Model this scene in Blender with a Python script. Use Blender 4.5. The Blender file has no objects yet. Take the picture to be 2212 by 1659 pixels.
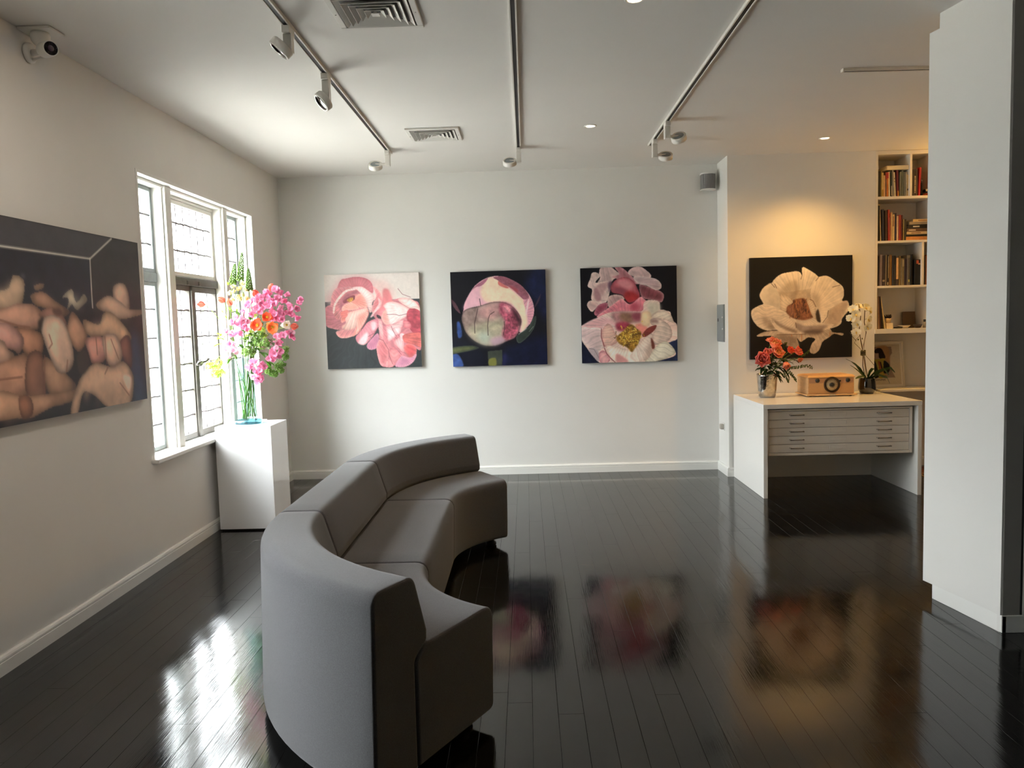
import bpy, bmesh, math, random
import numpy as np
from mathutils import Vector, Matrix, Euler

random.seed(7)
RNG = np.random.default_rng(11)
SC = bpy.context.scene
COL = SC.collection
PI = math.pi

# ------------------------------------------------------------------ camera
F_PX, W_PX, H_PX = 1700.0, 2212.0, 1659.0
PITCH, YAW, ROLL = -0.077693, 0.019735, 0.028235
CAM = Vector((0, 0, 1.5))
_Rm = (Matrix.Rotation(YAW, 3, 'Z') @ Matrix.Rotation(PITCH, 3, 'X') @ Matrix.Rotation(ROLL, 3, 'Y'))
_rx, _ry, _rz = _Rm.col[0], _Rm.col[1], _Rm.col[2]
cd = bpy.data.cameras.new('camera')
cd.sensor_width = 36.0
cd.lens = 36.0 * F_PX / W_PX
cd.clip_start = 0.05
cam = bpy.data.objects.new('camera', cd)
COL.objects.link(cam)
m4 = Matrix((( _rx[0], _rz[0], -_ry[0], CAM[0]), (_rx[1], _rz[1], -_ry[1], CAM[1]),
             (_rx[2], _rz[2], -_ry[2], CAM[2]), (0, 0, 0, 1)))
cam.matrix_world = m4
SC.camera = cam


def at(px, py, y):
    """point where the sight line of a measured photo pixel meets the depth y (used to survey the room)"""
    d = _Rm @ Vector(((px - 1106) / F_PX, 1, (829.5 - py) / F_PX))
    return CAM + d * (y / d[1])


# ------------------------------------------------------------------ world, lights, exposure
SKY = 74.0
XL_ = -2.378
WARM = (1.0, 0.55, 0.14)
w = bpy.data.worlds.new('sky')
SC.world = w
w.use_nodes = True
nt = w.node_tree
bg = nt.nodes['Background']
tcw = nt.nodes.new('ShaderNodeTexCoord')
sep = nt.nodes.new('ShaderNodeSeparateXYZ')
rmp = nt.nodes.new('ShaderNodeValToRGB')
# overcast sky: pale at the horizon, three times brighter overhead
rmp.color_ramp.elements[0].position = 0.0
rmp.color_ramp.elements[0].color = (0.11, 0.118, 0.122, 1)
em = rmp.color_ramp.elements.new(0.22)
em.color = (0.41, 0.435, 0.45, 1)
rmp.color_ramp.elements[1].position = 0.70
rmp.color_ramp.elements[1].color = (0.92, 0.97, 1.0, 1)
nt.links.new(tcw.outputs['Generated'], sep.inputs[0])
nt.links.new(sep.outputs['Z'], rmp.inputs[0])
nt.links.new(rmp.outputs[0], bg.inputs[0])
bg.inputs[1].default_value = SKY


def lamp(name, kind, loc, power, color=WARM, target=None, **kw):
    l = bpy.data.lights.new(name, kind)
    l.energy = power
    l.color = color
    for k, v in kw.items():
        setattr(l, k, v)
    o = bpy.data.objects.new(name, l)
    COL.objects.link(o)
    o.location = loc
    if target is not None:
        o.rotation_euler = (Vector(target) - Vector(loc)).to_track_quat('-Z', 'Y').to_euler()
    return o


def portal(name, y0, y1, z0, z1):
    l = bpy.data.lights.new(name, 'AREA')
    l.shape = 'RECTANGLE'
    l.size = y1 - y0
    l.size_y = z1 - z0
    l.cycles.is_portal = True
    o = bpy.data.objects.new(name, l)
    COL.objects.link(o)
    o.location = (-2.70, (y0 + y1) / 2, (z0 + z1) / 2)
    o.rotation_euler = Vector((1, 0, 0)).to_track_quat('-Z', 'Z').to_euler()


portal('daylight_portal', 4.885, 6.96, 0.70, 2.515)
portal('daylight_portal', 2.22, 2.85, 0.70, 2.515)
# ceiling downlights (lamps of the three fittings in view, one more hidden by the partition)
lamp('downlight_lamp', 'SPOT', (0.539, 3.75, 2.95), 14, spot_size=2.2, spot_blend=0.8, shadow_soft_size=0.04)
lamp('downlight_lamp', 'SPOT', (0.526, 6.089, 2.95), 14, spot_size=2.2, spot_blend=0.8, shadow_soft_size=0.04)
lamp('downlight_lamp', 'SPOT', (2.539, 6.762, 2.95), 88, spot_size=2.15, spot_blend=0.85, shadow_soft_size=0.04)
lamp('office_lamp', 'POINT', (4.50, 7.20, 2.70), 62, shadow_soft_size=0.10)
lamp('track_lamp', 'SPOT', (1.15, 6.60, 2.80), 34, target=(2.45, 7.35, 1.75), spot_size=1.15, spot_blend=.9, shadow_soft_size=0.05)
# track lamps above the frame that wash the left wall
for y_ in (2.0, 2.9):
    lamp('track_lamp', 'SPOT', (-1.11, y_, 2.85), 26, color=(1.0, .86, .73), target=(XL_, y_ + .75, 1.35), spot_size=1.9, spot_blend=.9, shadow_soft_size=0.05)

SC.view_settings.view_transform = 'Standard'
SC.view_settings.look = 'None'
SC.view_settings.exposure = 0.0
SC.view_settings.gamma = 1.0
SC.view_settings.use_curve_mapping = False
SC.cycles.use_denoising = True
SC.cycles.max_bounces = 10
SC.cycles.diffuse_bounces = 6
SC.cycles.transparent_max_bounces = 24
SC.cycles.sample_clamp_indirect = 8.0


# ------------------------------------------------------------------ helpers
def lin(c):
    c = np.asarray(c, float) / 255.0
    return np.where(c <= 0.04045, c / 12.92, ((c + 0.055) / 1.055) ** 2.4)


def mat(name, rgb, rough=0.5, metal=0.0, spec=0.5, var=0.0, vscale=8.0, bump=0.0, bscale=60.0, stretch=None,
        coat=0.0, sheen=0.0, trans=0.0, emit=None, estr=0.0, back=None):
    m = bpy.data.materials.new(name)
    m.use_nodes = True
    nt = m.node_tree
    b = nt.nodes['Principled BSDF']
    c = lin(rgb)
    b.inputs['Base Color'].default_value = (*c, 1)
    b.inputs['Roughness'].default_value = rough
    b.inputs['Metallic'].default_value = metal
    b.inputs['Specular IOR Level'].default_value = spec
    b.inputs['Coat Weight'].default_value = coat
    b.inputs['Coat Roughness'].default_value = 0.05
    b.inputs['Sheen Weight'].default_value = sheen
    if trans:
        b.inputs['Transmission Weight'].default_value = trans
    if emit is not None:
        b.inputs['Emission Color'].default_value = (*emit, 1)
        b.inputs['Emission Strength'].default_value = estr
    tc = nt.nodes.new('ShaderNodeTexCoord')
    mp = nt.nodes.new('ShaderNodeMapping')
    nt.links.new(tc.outputs['Object'], mp.inputs[0])
    if stretch:
        mp.inputs['Scale'].default_value = stretch
    if var:
        n = nt.nodes.new('ShaderNodeTexNoise')
        n.inputs['Scale'].default_value = vscale
        n.inputs['Detail'].default_value = 4
        nt.links.new(mp.outputs[0], n.inputs['Vector'])
        r = nt.nodes.new('ShaderNodeValToRGB')
        r.color_ramp.elements[0].position = 0.3
        r.color_ramp.elements[1].position = 0.7
        r.color_ramp.elements[0].color = (*np.clip(c * (1 - var), 0, 1), 1)
        r.color_ramp.elements[1].color = (*np.clip(c * (1 + var), 0, 1), 1)
        nt.links.new(n.outputs[0], r.inputs[0])
        nt.links.new(r.outputs[0], b.inputs['Base Color'])
    if bump:
        n2 = nt.nodes.new('ShaderNodeTexNoise')
        n2.inputs['Scale'].default_value = bscale
        n2.inputs['Detail'].default_value = 3
        nt.links.new(mp.outputs[0], n2.inputs['Vector'])
        bp = nt.nodes.new('ShaderNodeBump')
        bp.inputs['Strength'].default_value = bump
        bp.inputs['Distance'].default_value = 0.002
        nt.links.new(n2.outputs[0], bp.inputs['Height'])
        nt.links.new(bp.outputs[0], b.inputs['Normal'])
    return m


def petal_mat(name, rgb, t=0.45, var=0.12):
    """thin petal or leaf: diffuse plus translucent light"""
    m = bpy.data.materials.new(name)
    m.use_nodes = True
    nt = m.node_tree
    out = nt.nodes['Material Output']
    b = nt.nodes['Principled BSDF']
    c = lin(rgb)
    b.inputs['Roughness'].default_value = 0.55
    b.inputs['Specular IOR Level'].default_value = 0.3
    tr = nt.nodes.new('ShaderNodeBsdfTranslucent')
    mx = nt.nodes.new('ShaderNodeMixShader')
    mx.inputs[0].default_value = t
    tc = nt.nodes.new('ShaderNodeTexCoord')
    n = nt.nodes.new('ShaderNodeTexNoise')
    n.inputs['Scale'].default_value = 35
    nt.links.new(tc.outputs['Object'], n.inputs['Vector'])
    r = nt.nodes.new('ShaderNodeValToRGB')
    r.color_ramp.elements[0].position = 0.3
    r.color_ramp.elements[1].position = 0.7
    r.color_ramp.elements[0].color = (*np.clip(c * (1 - var), 0, 1), 1)
    r.color_ramp.elements[1].color = (*np.clip(c * (1 + var), 0, 1), 1)
    nt.links.new(n.outputs[0], r.inputs[0])
    nt.links.new(r.outputs[0], b.inputs['Base Color'])
    nt.links.new(r.outputs[0], tr.inputs['Color'])
    nt.links.new(b.outputs[0], mx.inputs[1])
    nt.links.new(tr.outputs[0], mx.inputs[2])
    nt.links.new(mx.outputs[0], out.inputs[0])
    return m


def glass_mat(name, tint, refl=0.08, rough=0.02, flat=None):
    m = bpy.data.materials.new(name)
    m.use_nodes = True
    nt = m.node_tree
    out = nt.nodes['Material Output']
    nt.nodes.remove(nt.nodes['Principled BSDF'])
    t = nt.nodes.new('ShaderNodeBsdfTransparent')
    t.inputs[0].default_value = (*tint, 1)
    g = nt.nodes.new('ShaderNodeBsdfGlossy')
    g.inputs['Roughness'].default_value = rough
    g.inputs['Color'].default_value = (0.95, 0.98, 1, 1)
    fr = nt.nodes.new('ShaderNodeFresnel')
    fr.inputs[0].default_value = 1.0 + refl * 5
    mx = nt.nodes.new('ShaderNodeMixShader')
    if flat is None:
        nt.links.new(fr.outputs[0], mx.inputs[0])
    else:
        mx.inputs[0].default_value = flat
    nt.links.new(t.outputs[0], mx.inputs[1])
    nt.links.new(g.outputs[0], mx.inputs[2])
    nt.links.new(mx.outputs[0], out.inputs[0])
    return m


def wmat(o):
    M = o.matrix_basis.copy()
    if o.parent:
        M = wmat(o.parent) @ o.matrix_parent_inverse @ M
    return M


def link(name, me, parent=None, kind=None):
    o = bpy.data.objects.new(name, me)
    COL.objects.link(o)
    if parent is not None:
        o.parent = parent
        o.matrix_parent_inverse = wmat(parent).inverted()
    if kind:
        o['kind'] = kind
    return o


class MB:
    def __init__(s):
        s.v, s.f, s.s = [], [], []

    def add(s, vs, fs, smooth=False, M=None):
        k = len(s.v)
        for p in vs:
            p = Vector(p)
            s.v.append(tuple(M @ p) if M is not None else tuple(p))
        for f in fs:
            s.f.append([i + k for i in f])
            s.s.append(smooth)
        return s

    def box(s, x0, x1, y0, y1, z0, z1, M=None):
        return s.add([(x0, y0, z0), (x1, y0, z0), (x1, y1, z0), (x0, y1, z0), (x0, y0, z1), (x1, y0, z1), (x1, y1, z1), (x0, y1, z1)],
                     [(0, 3, 2, 1), (4, 5, 6, 7), (0, 1, 5, 4), (1, 2, 6, 5), (2, 3, 7, 6), (3, 0, 4, 7)], False, M)

    def prism(s, pts, z0, z1, M=None):
        n = len(pts)
        vs = [(x, y, z0) for x, y in pts] + [(x, y, z1) for x, y in pts]
        fs = [list(range(n))[::-1], list(range(n, 2 * n))] + [(i, (i + 1) % n, n + (i + 1) % n, n + i) for i in range(n)]
        return s.add(vs, fs, False, M)

    def loft(s, rings, cap=True, smooth=True, closed=True, M=None):
        n = len(rings[0])
        vs = [p for r in rings for p in r]
        fs = []
        for a in range(len(rings) - 1):
            for i in range(n if closed else n - 1):
                j = (i + 1) % n
                fs.append((a * n + i, a * n + j, (a + 1) * n + j, (a + 1) * n + i))
        s.add(vs, fs, smooth, M)
        if cap and closed:
            k = len(s.v) - len(vs)
            s.f.append([k + i for i in range(n)][::-1]); s.s.append(False)
            s.f.append([k + (len(rings) - 1) * n + i for i in range(n)]); s.s.append(False)
        return s

    def cyl(s, p0, p1, r0, r1=None, n=14, cap=True, smooth=True, M=None):
        r1 = r0 if r1 is None else r1
        p0, p1 = Vector(p0), Vector(p1)
        q = (p1 - p0).to_track_quat('Z', 'Y')
        R = []
        for p, r in ((p0, r0), (p1, r1)):
            R.append([p + q @ Vector((r * math.cos(2 * PI * i / n), r * math.sin(2 * PI * i / n), 0)) for i in range(n)])
        return s.loft(R, cap, smooth, True, M)

    def tube(s, pts, r, n=6, cap=True, M=None):
        pts = [Vector(p) for p in pts]
        rs = r if isinstance(r, (list, tuple)) else [r] * len(pts)
        R = []
        for i, p in enumerate(pts):
            d = pts[min(i + 1, len(pts) - 1)] - pts[max(i - 1, 0)]
            q = d.to_track_quat('Z', 'Y')
            R.append([p + q @ Vector((rs[i] * math.cos(2 * PI * k / n), rs[i] * math.sin(2 * PI * k / n), 0)) for k in range(n)])
        return s.loft(R, cap, True, True, M)

    def lathe(s, prof, n=28, o=(0, 0, 0), M=None, cap=True):
        R = [[(o[0] + r * math.cos(2 * PI * i / n), o[1] + r * math.sin(2 * PI * i / n), o[2] + z) for i in range(n)] for r, z in prof]
        return s.loft(R, cap, True, True, M)

    def ball(s, c, r, nu=8, nv=6, M=None):
        r = (r, r, r) if not isinstance(r, (tuple, list)) else r
        R = []
        for j in range(nv + 1):
            a = PI * (j + 0.001) / (nv + 0.002) - PI / 2
            R.append([(c[0] + r[0] * math.cos(a) * math.cos(2 * PI * i / nu), c[1] + r[1] * math.cos(a) * math.sin(2 * PI * i / nu),
                       c[2] + r[2] * math.sin(a)) for i in range(nu)])
        return s.loft(R, True, True, True, M)

    def sheet(s, grid, M=None):
        return s.loft(grid, False, True, False, M)

    def mesh(s, name):
        me = bpy.data.meshes.new(name)
        me.from_pydata(s.v, [], s.f)
        me.polygons.foreach_set('use_smooth', s.s)
        me.update()
        return me

    def build(s, name, m, parent=None, bevel=0.0, seg=2, kind=None, fix=True):
        me = s.mesh(name)
        if fix:
            b = bmesh.new()
            b.from_mesh(me)
            bmesh.ops.recalc_face_normals(b, faces=b.faces)
            b.to_mesh(me)
            b.free()
        if m is not None:
            me.materials.append(m)
        o = link(name, me, parent, kind)
        if bevel:
            bv = o.modifiers.new('bevel', 'BEVEL')
            bv.width = bevel
            bv.segments = seg
            bv.limit_method = 'ANGLE'
            bv.angle_limit = math.radians(50)
        return o


def tag(o, label, cat, group=None):
    o['label'] = label
    o['category'] = cat
    if group:
        o['group'] = group
    return o


def thing(name, label, cat, loc=(0, 0, 0), group=None):
    o = bpy.data.objects.new(name, None)
    o.empty_display_size = 0.05
    COL.objects.link(o)
    o.location = loc
    return tag(o, label, cat, group)


def struct_empty(name, loc=(0, 0, 0)):
    o = bpy.data.objects.new(name, None)
    COL.objects.link(o)
    o.location = loc
    o['kind'] = 'structure'
    return o


def kids(o):
    return [c for c in COL.objects if c.parent is o]


def dup(o, parent=None, label=None):
    c = o.copy()
    COL.objects.link(c)
    if parent is not None:
        c.parent = parent
    if label:
        c['label'] = label
    for ch in kids(o):
        dup(ch, c)
    return c


# ------------------------------------------------------------------ materials
M_WALL = mat('white_wall_paint', (229, 227, 222), 0.6, spec=0.25, var=0.012, vscale=3, bump=0.05, bscale=140)
M_HALL = mat('bounce_damping_tone', (92, 86, 80), 0.7, var=.05)  # dark tone added to the unseen hall walls to hold down bounce light
M_CEIL = mat('ceiling_paint', (229, 226, 221), 0.75, spec=0.15, var=0.012, vscale=2)
M_TRIM = mat('white_gloss_trim', (234, 233, 228), 0.3, spec=0.5)
M_FABRIC = mat('grey_sofa_wool', (91, 90, 92), 0.95, spec=0.12, var=0.16, vscale=260, bump=0.35, bscale=700, sheen=0.25)
M_BLACK = mat('black_plastic', (16, 16, 17), 0.4)
M_STEEL = mat('dark_window_steel', (84, 80, 74), 0.45, metal=0.3, var=0.15, vscale=20)
M_STEELG = mat('grey_window_steel', (140, 148, 148), 0.4, metal=0.2, var=0.1, vscale=20)
M_LEAD = mat('lead_came', (120, 114, 116), 0.5, metal=0.4)
M_PANE = glass_mat('window_glass', (0.97, 0.985, 0.98), 0.08)
M_PLINTH = mat('white_laminate', (238, 238, 238), 0.08, spec=0.55, coat=0.5)
M_DESK = mat('white_desk_lacquer', (238, 236, 230), 0.16, spec=0.5)
M_CAB = mat('white_drawer_enamel', (226, 222, 214), 0.3)
M_CHROME = mat('chrome', (190, 188, 184), 0.18, metal=1.0)
M_GREYM = mat('dark_grille_cloth', (112, 110, 108), 0.6, var=0.1, vscale=300)
M_WHITEP = mat('white_plastic', (226, 225, 220), 0.4)
M_PANEL = mat('grey_panel_paint', (128, 134, 136), 0.45, var=0.04, vscale=10)

# ------------------------------------------------------------------ room dimensions
XL, YB, HC = -2.378, 7.736, 2.965          # left wall, back wall, ceiling
XR, YB2 = 1.876, 7.356                     # return of the back wall, nearer back wall
XE, YF = 5.2, -5.0                         # far right and front of the room (outside the frame)
WY0, WY1, WZ0, WZ1 = 4.885, 6.96, 0.70, 2.515
VY0, VY1 = 2.22, 2.85                      # second window, left of the frame

mb = MB()
T = 0.34
for (a, b, z0, z1) in ((YF - .3, VY0, 0, HC), (VY0, VY1, 0, WZ0), (VY0, VY1, WZ1, HC), (VY1, WY0, 0, HC), (WY0, WY1, 0, WZ0),
                       (WY0, WY1, WZ1, HC), (WY1, YB + .3, 0, HC)):
    mb.box(XL - T, XL, a, b, z0, z1)
mb.build('wall_left', M_WALL, kind='structure')
MB().box(XL, XR + 0.0, YB, YB + .3, 0, HC).build('wall_back', M_WALL, kind='structure')
MB().box(XR, 3.222, YB2, YB + .3, 0, HC).build('wall_back_right', M_WALL, kind='structure')
MB().box(3.222, XE + .3, 7.69, YB + .3, 0, HC).build('wall_back_recess', M_WALL, kind='structure')
MB().box(3.765, XE, YB2, 7.69, 1.31, HC).build('wall_back_upper', M_WALL, kind='structure')
MB().box(XE, XE + .3, YF, 7.69, 0, HC).build('wall_right', M_HALL, kind='structure')
MB().box(XL, XE + .3, YF - .3, YF, 0, HC).build('wall_front', M_HALL, kind='structure')
MB().box(XL - T, XE + .3, YF - .3, YB + .3, HC, HC + .12).build('ceiling', M_CEIL, kind='structure')

# partition on the right, slightly skewed end face, with a door in its dark front
part = struct_empty('wall_partition', (2.166, 3.603, 0))
MB().prism([(2.166, 3.603), (XE, 3.603), (XE, 4.06), (2.088, 4.06)], 0, HC).build('wall_core', M_WALL, part)
M_GREYW = mat('grey_wall_paint', (158, 154, 148), .6, spec=.25, var=.02, vscale=3)
MB().box(2.176, XE, 3.598, 3.603, 0.082, HC - .001).build('front_face', M_GREYW, part)
MB().prism([(2.1655, 3.600), (2.176, 3.600), (2.082, 4.105), (2.0615, 4.105)], 0.082, 2.885).build('end_panel', M_WALL, part)
MB().prism([(2.1685, 3.590), (2.190, 3.590), (2.105, 4.045), (2.0865, 4.045)], 0, 0.082).prism(
    [(2.169, 3.590), (XE, 3.590), (XE, 3.604), (2.169, 3.604)], 0, 0.082).build('baseboard', M_TRIM, part, 0.003)
dr = struct_empty('door_1', (2.262, 3.6, 0))
MB().box(2.262, 3.12, 3.580, 3.5975, 0.084, 2.60).build('door_leaf', M_GREYW, dr, 0.003)
MB().box(2.254, 2.262, 3.594, 3.5978, 0.084, 2.608).box(2.254, 3.13, 3.594, 3.5978, 2.60, 2.608).build('shadow_gap', M_BLACK, dr)
MB().cyl((2.32, 3.585, 1.02), (2.32, 3.535, 1.02), 0.009).cyl((2.32, 3.54, 1.02), (2.44, 3.54, 1.02), 0.009).build('door_handle', M_CHROME, dr)


def baseboard(name, p0, p1, nrm):
    p0, p1, n = Vector((*p0, 0)), Vector((*p1, 0)), Vector((*nrm, 0))
    prof = [(0, 0), (.018, 0), (.018, .058), (.0155, .0605), (.0155, .0625), (.018, .065), (.018, .074), (.013, .083), (.008, .087), (0, .087)]
    rings = [[p + n * a + Vector((0, 0, z)) for a, z in prof] for p in (p0, p1)]
    return MB().loft(rings, True, False).build(name, M_TRIM, kind='structure')


baseboard('baseboard_left', (XL, YF), (XL, YB), (1, 0))
baseboard('baseboard_back', (XL + .018, YB), (XR - .018, YB), (0, -1))
baseboard('baseboard_return', (XR, YB2 - .018), (XR, YB), (-1, 0))
baseboard('baseboard_back_right', (XR, YB2), (3.222, YB2), (0, -1))
baseboard('baseboard_recess', (3.222, 7.69), (XE, 7.69), (0, -1))

# ------------------------------------------------------------------ floor of black gloss boards
M_FLOOR = bpy.data.materials.new('black_gloss_boards')
M_FLOOR.use_nodes = True
nt = M_FLOOR.node_tree
b = nt.nodes['Principled BSDF']
b.inputs['Roughness'].default_value = 0.085
b.inputs['Specular IOR Level'].default_value = 0.43
tc = nt.nodes.new('ShaderNodeTexCoord')
geo = nt.nodes.new('ShaderNodeNewGeometry')


def noise(scale, detail, vec, rough=0.5):
    mp = nt.nodes.new('ShaderNodeMapping')
    mp.inputs['Scale'].default_value = vec
    nt.links.new(geo.outputs['Position'], mp.inputs[0])
    n = nt.nodes.new('ShaderNodeTexNoise')
    n.inputs['Scale'].default_value = scale
    n.inputs['Detail'].default_value = detail
    n.inputs['Roughness'].default_value = rough
    nt.links.new(mp.outputs[0], n.inputs['Vector'])
    return n


n1 = noise(1.0, 3, (190, 6, 1))       # brush marks along the boards
n2 = noise(1.0, 2, (9, 2.0, 1))       # slow unevenness
n3 = noise(2.2, 6, (1, 1, 1), 0.7)    # worn patches
ad = nt.nodes.new('ShaderNodeMath')
ad.operation = 'MULTIPLY_ADD'
ad.inputs[1].default_value = 6.0
nt.links.new(n2.outputs[0], ad.inputs[0])
nt.links.new(n1.outputs[0], ad.inputs[2])
bp = nt.nodes.new('ShaderNodeBump')
bp.inputs['Strength'].default_value = 0.32
bp.inputs['Distance'].default_value = 0.0006
nt.links.new(ad.outputs[0], bp.inputs['Height'])
nt.links.new(bp.outputs[0], b.inputs['Normal'])
r = nt.nodes.new('ShaderNodeValToRGB')
r.color_ramp.elements[0].position = 0.35
r.color_ramp.elements[0].color = (0.0035, 0.0034, 0.0034, 1)
r.color_ramp.elements[1].position = 0.75
r.color_ramp.elements[1].color = (0.008, 0.0075, 0.007, 1)
nt.links.new(n3.outputs[0], r.inputs[0])
nt.links.new(r.outputs[0], b.inputs['Base Color'])
rr = nt.nodes.new('ShaderNodeMapRange')
rr.inputs['From Min'].default_value = 0.3
rr.inputs['From Max'].default_value = 0.75
rr.inputs['To Min'].default_value = 0.06
rr.inputs['To Max'].default_value = 0.14
nt.links.new(n3.outputs[0], rr.inputs[0])
nt.links.new(rr.outputs[0], b.inputs['Roughness'])
M_SUB = mat('floor_underlay', (6, 6, 6), 0.9, spec=0.1)

floor = struct_empty('floor')
MB().box(XL - .3, XE + .3, YF - .3, YB + .3, -0.10, -0.022).build('underlay', M_SUB, floor)
PW = 0.0985
rows = int((XE - XL) / PW) + 1


def plank(bm_, x0, x1, y0, y1, tilt):
    g, c = 0.0003, 0.0006
    x0, x1, y0, y1 = x0 + g, x1 - g, y0 + g, y1 - g
    t = tilt * (x1 - x0) / 2
    bm_.add([(x0, y0, -.022), (x1, y0, -.022), (x1, y1, -.022), (x0, y1, -.022),
             (x0, y0, -c), (x1, y0, -c), (x1, y1, -c), (x0, y1, -c),
             (x0 + c, y0 + c, -t), (x1 - c, y0 + c, t), (x1 - c, y1 - c, t), (x0 + c, y1 - c, -t)],
            [(0, 1, 5, 4), (1, 2, 6, 5), (2, 3, 7, 6), (3, 0, 4, 7), (4, 5, 9, 8), (5, 6, 10, 9), (6, 7, 11, 10), (7, 4, 8, 11), (8, 9, 10, 11)])


far = MB()
cnt = 0
for i in range(rows):
    x0 = XL + i * PW
    y = 1.6 + random.uniform(-1.6, 0.2)
    ycut = 1.6
    plank(far, x0, x0 + PW, YF, ycut, random.uniform(-.0005, .0005))
    y = ycut
    first = True
    while y < YB - 0.01:
        L = random.uniform(1.7, 3.4) if not first else random.uniform(0.9, 3.2)
        first = False
        y1 = min(y + L, YB)
        if YB - y1 < 0.4:
            y1 = YB
        if x0 > 2.3 and y1 < 3.8:
            plank(far, x0, x0 + PW, y, y1, 0)
        else:
            q = MB()
            plank(q, x0, x0 + PW, y, y1, random.uniform(-.0005, .0005))
            q.build('plank', M_FLOOR, floor, fix=False)
            cnt += 1
        y = y1
far.build('planks_beyond', M_FLOOR, floor, kind='stuff', fix=False)

# ------------------------------------------------------------------ outside ground
MB().box(-40, XL - T - .02, -30, 40, -0.5, -0.35).build('ground_outside', mat('pale_paving', (150, 148, 142), 0.9), kind='structure')

# ------------------------------------------------------------------ window_1
win = struct_empty('window_1', (XL, 5.92, WZ0))
XG = -2.52
q = MB()
d = 0.022
for (y0, y1, z0, z1) in ((WY0, WY0 + d, WZ0, WZ1), (WY1 - d, WY1, WZ0, WZ1), (WY0 + d, WY1 - d, WZ1 - d, WZ1)):
    q.box(XL - T + .02, XL + .004, y0, y1, z0, z1)
s2 = 0.018     # stepped inner lining
for (y0, y1, z0, z1) in ((WY0 + d, WY0 + d + s2, WZ0, WZ1 - d), (WY1 - d - s2, WY1 - d, WZ0, WZ1 - d), (WY0 + d, WY1 - d, WZ1 - d - s2, WZ1 - d)):
    q.box(XL - .17, XL - .055, y0, y1, z0, z1)
q.build('jamb_lining', M_TRIM, win, 0.003)
MULL = ((5.372, 5.46), (6.40, 6.48))
for a, c in MULL:
    MB().box(-2.585, -2.42, a, c, WZ0, WZ1 - d).box(-2.565, -2.44, a - .012, a, WZ0, WZ1 - d).box(-2.565, -2.44, c, c + .012, WZ0, WZ1 - d).build('mullion', M_TRIM, win, 0.004)
MB().box(XL - T + .02, XL + .042, WY0 - .02, WY1 + .02, WZ0 - .027, WZ0 + .002).build('window_sill', M_TRIM, win, 0.006)


def sash(name, y0, y1, z0, z1, fr, cols, rws, m, cm, depth=.03, wob=.004):
    f = MB()
    for (a, b_, c_, e) in ((y0, y0 + fr, z0, z1), (y1 - fr, y1, z0, z1), (y0 + fr, y1 - fr, z0, z0 + fr), (y0 + fr, y1 - fr, z1 - fr, z1)):
        f.box(XG - depth, XG + .012, a, b_, c_, e)
    so = f.build(name, m, win, 0.003)
    iy0, iy1, iz0, iz1 = y0 + fr, y1 - fr, z0 + fr, z1 - fr
    ys = [iy0 + (iy1 - iy0) * k / cols for k in range(cols + 1)]
    zs = [iz0] + [z for z in rws if iz0 + .03 < z < iz1 - .03] + [iz1]
    cm_ = MB()
    for z in zs[1:-1]:
        pts = []
        for k in range(cols * 3 + 1):
            yy = iy0 + (iy1 - iy0) * k / (cols * 3)
            pts.append((XG - .005, yy, z + (random.uniform(-wob, wob) if k % 3 else -wob * .4)))
        cm_.tube(pts, .0075, 6)
    for yv in ys[1:-1]:
        pts = [(XG - .005, yv + random.uniform(-.002, .002), zz) for zz in np.linspace(iz0, iz1, 2 * len(zs))]
        cm_.tube(pts, .0045, 6)
    cm_.build('lead_came', cm, so)
    for a in range(cols):
        for c_ in range(len(zs) - 1):
            t = random.uniform(-.0012, .0012)
            p = MB()
            g = .002
            p.add([(XG - .005 + t, ys[a] + g, zs[c_] + g), (XG - .005 - t, ys[a + 1] - g, zs[c_] + g),
                   (XG - .005 - t, ys[a + 1] - g, zs[c_ + 1] - g), (XG - .005 + t, ys[a] + g, zs[c_ + 1] - g)], [(0, 1, 2, 3)])
            p.build('pane', M_PANE, so, fix=False)
    return so


ZR = [0.878, 1.068, 1.264, 1.465, 1.661]
ZU = [2.095, 2.292]
sash('casement_sash', 5.462, 5.915, 0.705, 1.842, 0.040, 3, ZR, M_STEEL, M_LEAD)
cs = sash('casement_sash', 5.915, 6.42, 0.705, 1.842, 0.046, 3, ZR, M_STEEL, M_LEAD)
MB().box(XG - .03, XG + .028, 5.887, 5.945, 0.705, 1.842).build('meeting_stile', M_STEEL, win, 0.006)
MB().box(XG - .035, XG + .03, 5.462, 6.42, 1.842, 1.902).box(XG + .028, XG + .04, 5.80, 5.83, 1.846, 1.88).box(XG + .028, XG + .04, 6.0, 6.03, 1.846, 1.88).build('transom', M_STEEL, win, 0.006)
h = MB().ball((XG + .045, 5.915, 1.262), (.02, .028, .028), 10, 6).tube([(XG + .05, 5.91, 1.262), (XG + .075, 5.87, 1.274), (XG + .085, 5.80, 1.268), (XG + .08, 5.775, 1.255)], [.011, .01, .011, .007], 8)
h.tube([(XG + .045, 5.92, 1.262), (XG + .055, 6.0, 1.27), (XG + .055, 6.03, 1.285), (XG + .055, 6.07, 1.285)], [.009, .008, .012, .006], 8)
h.build('latch_handle', M_STEEL, win)
sash('fanlight_sash', 5.475, 6.388, 1.905, 2.452, 0.032, 7, ZU, M_TRIM, M_LEAD, .03)
for (a, c) in ((4.925, 5.36), (6.492, 6.925)):
    sash('side_sash', a, c, 0.705, 1.842, 0.028, 3, ZR, M_STEELG, M_LEAD)
    sash('side_sash', a, c, 1.905, 2.475, 0.028, 3, ZU, M_STEELG, M_LEAD)
    MB().box(XG - .03, XG + .018, a, c, 1.842, 1.905).build('transom', M_STEELG, win, 0.004)
MB().box(XG - .03, XG + .02, 5.462, 6.40, 2.452, 2.475).build('fanlight_head', M_TRIM, win, .003)

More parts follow.
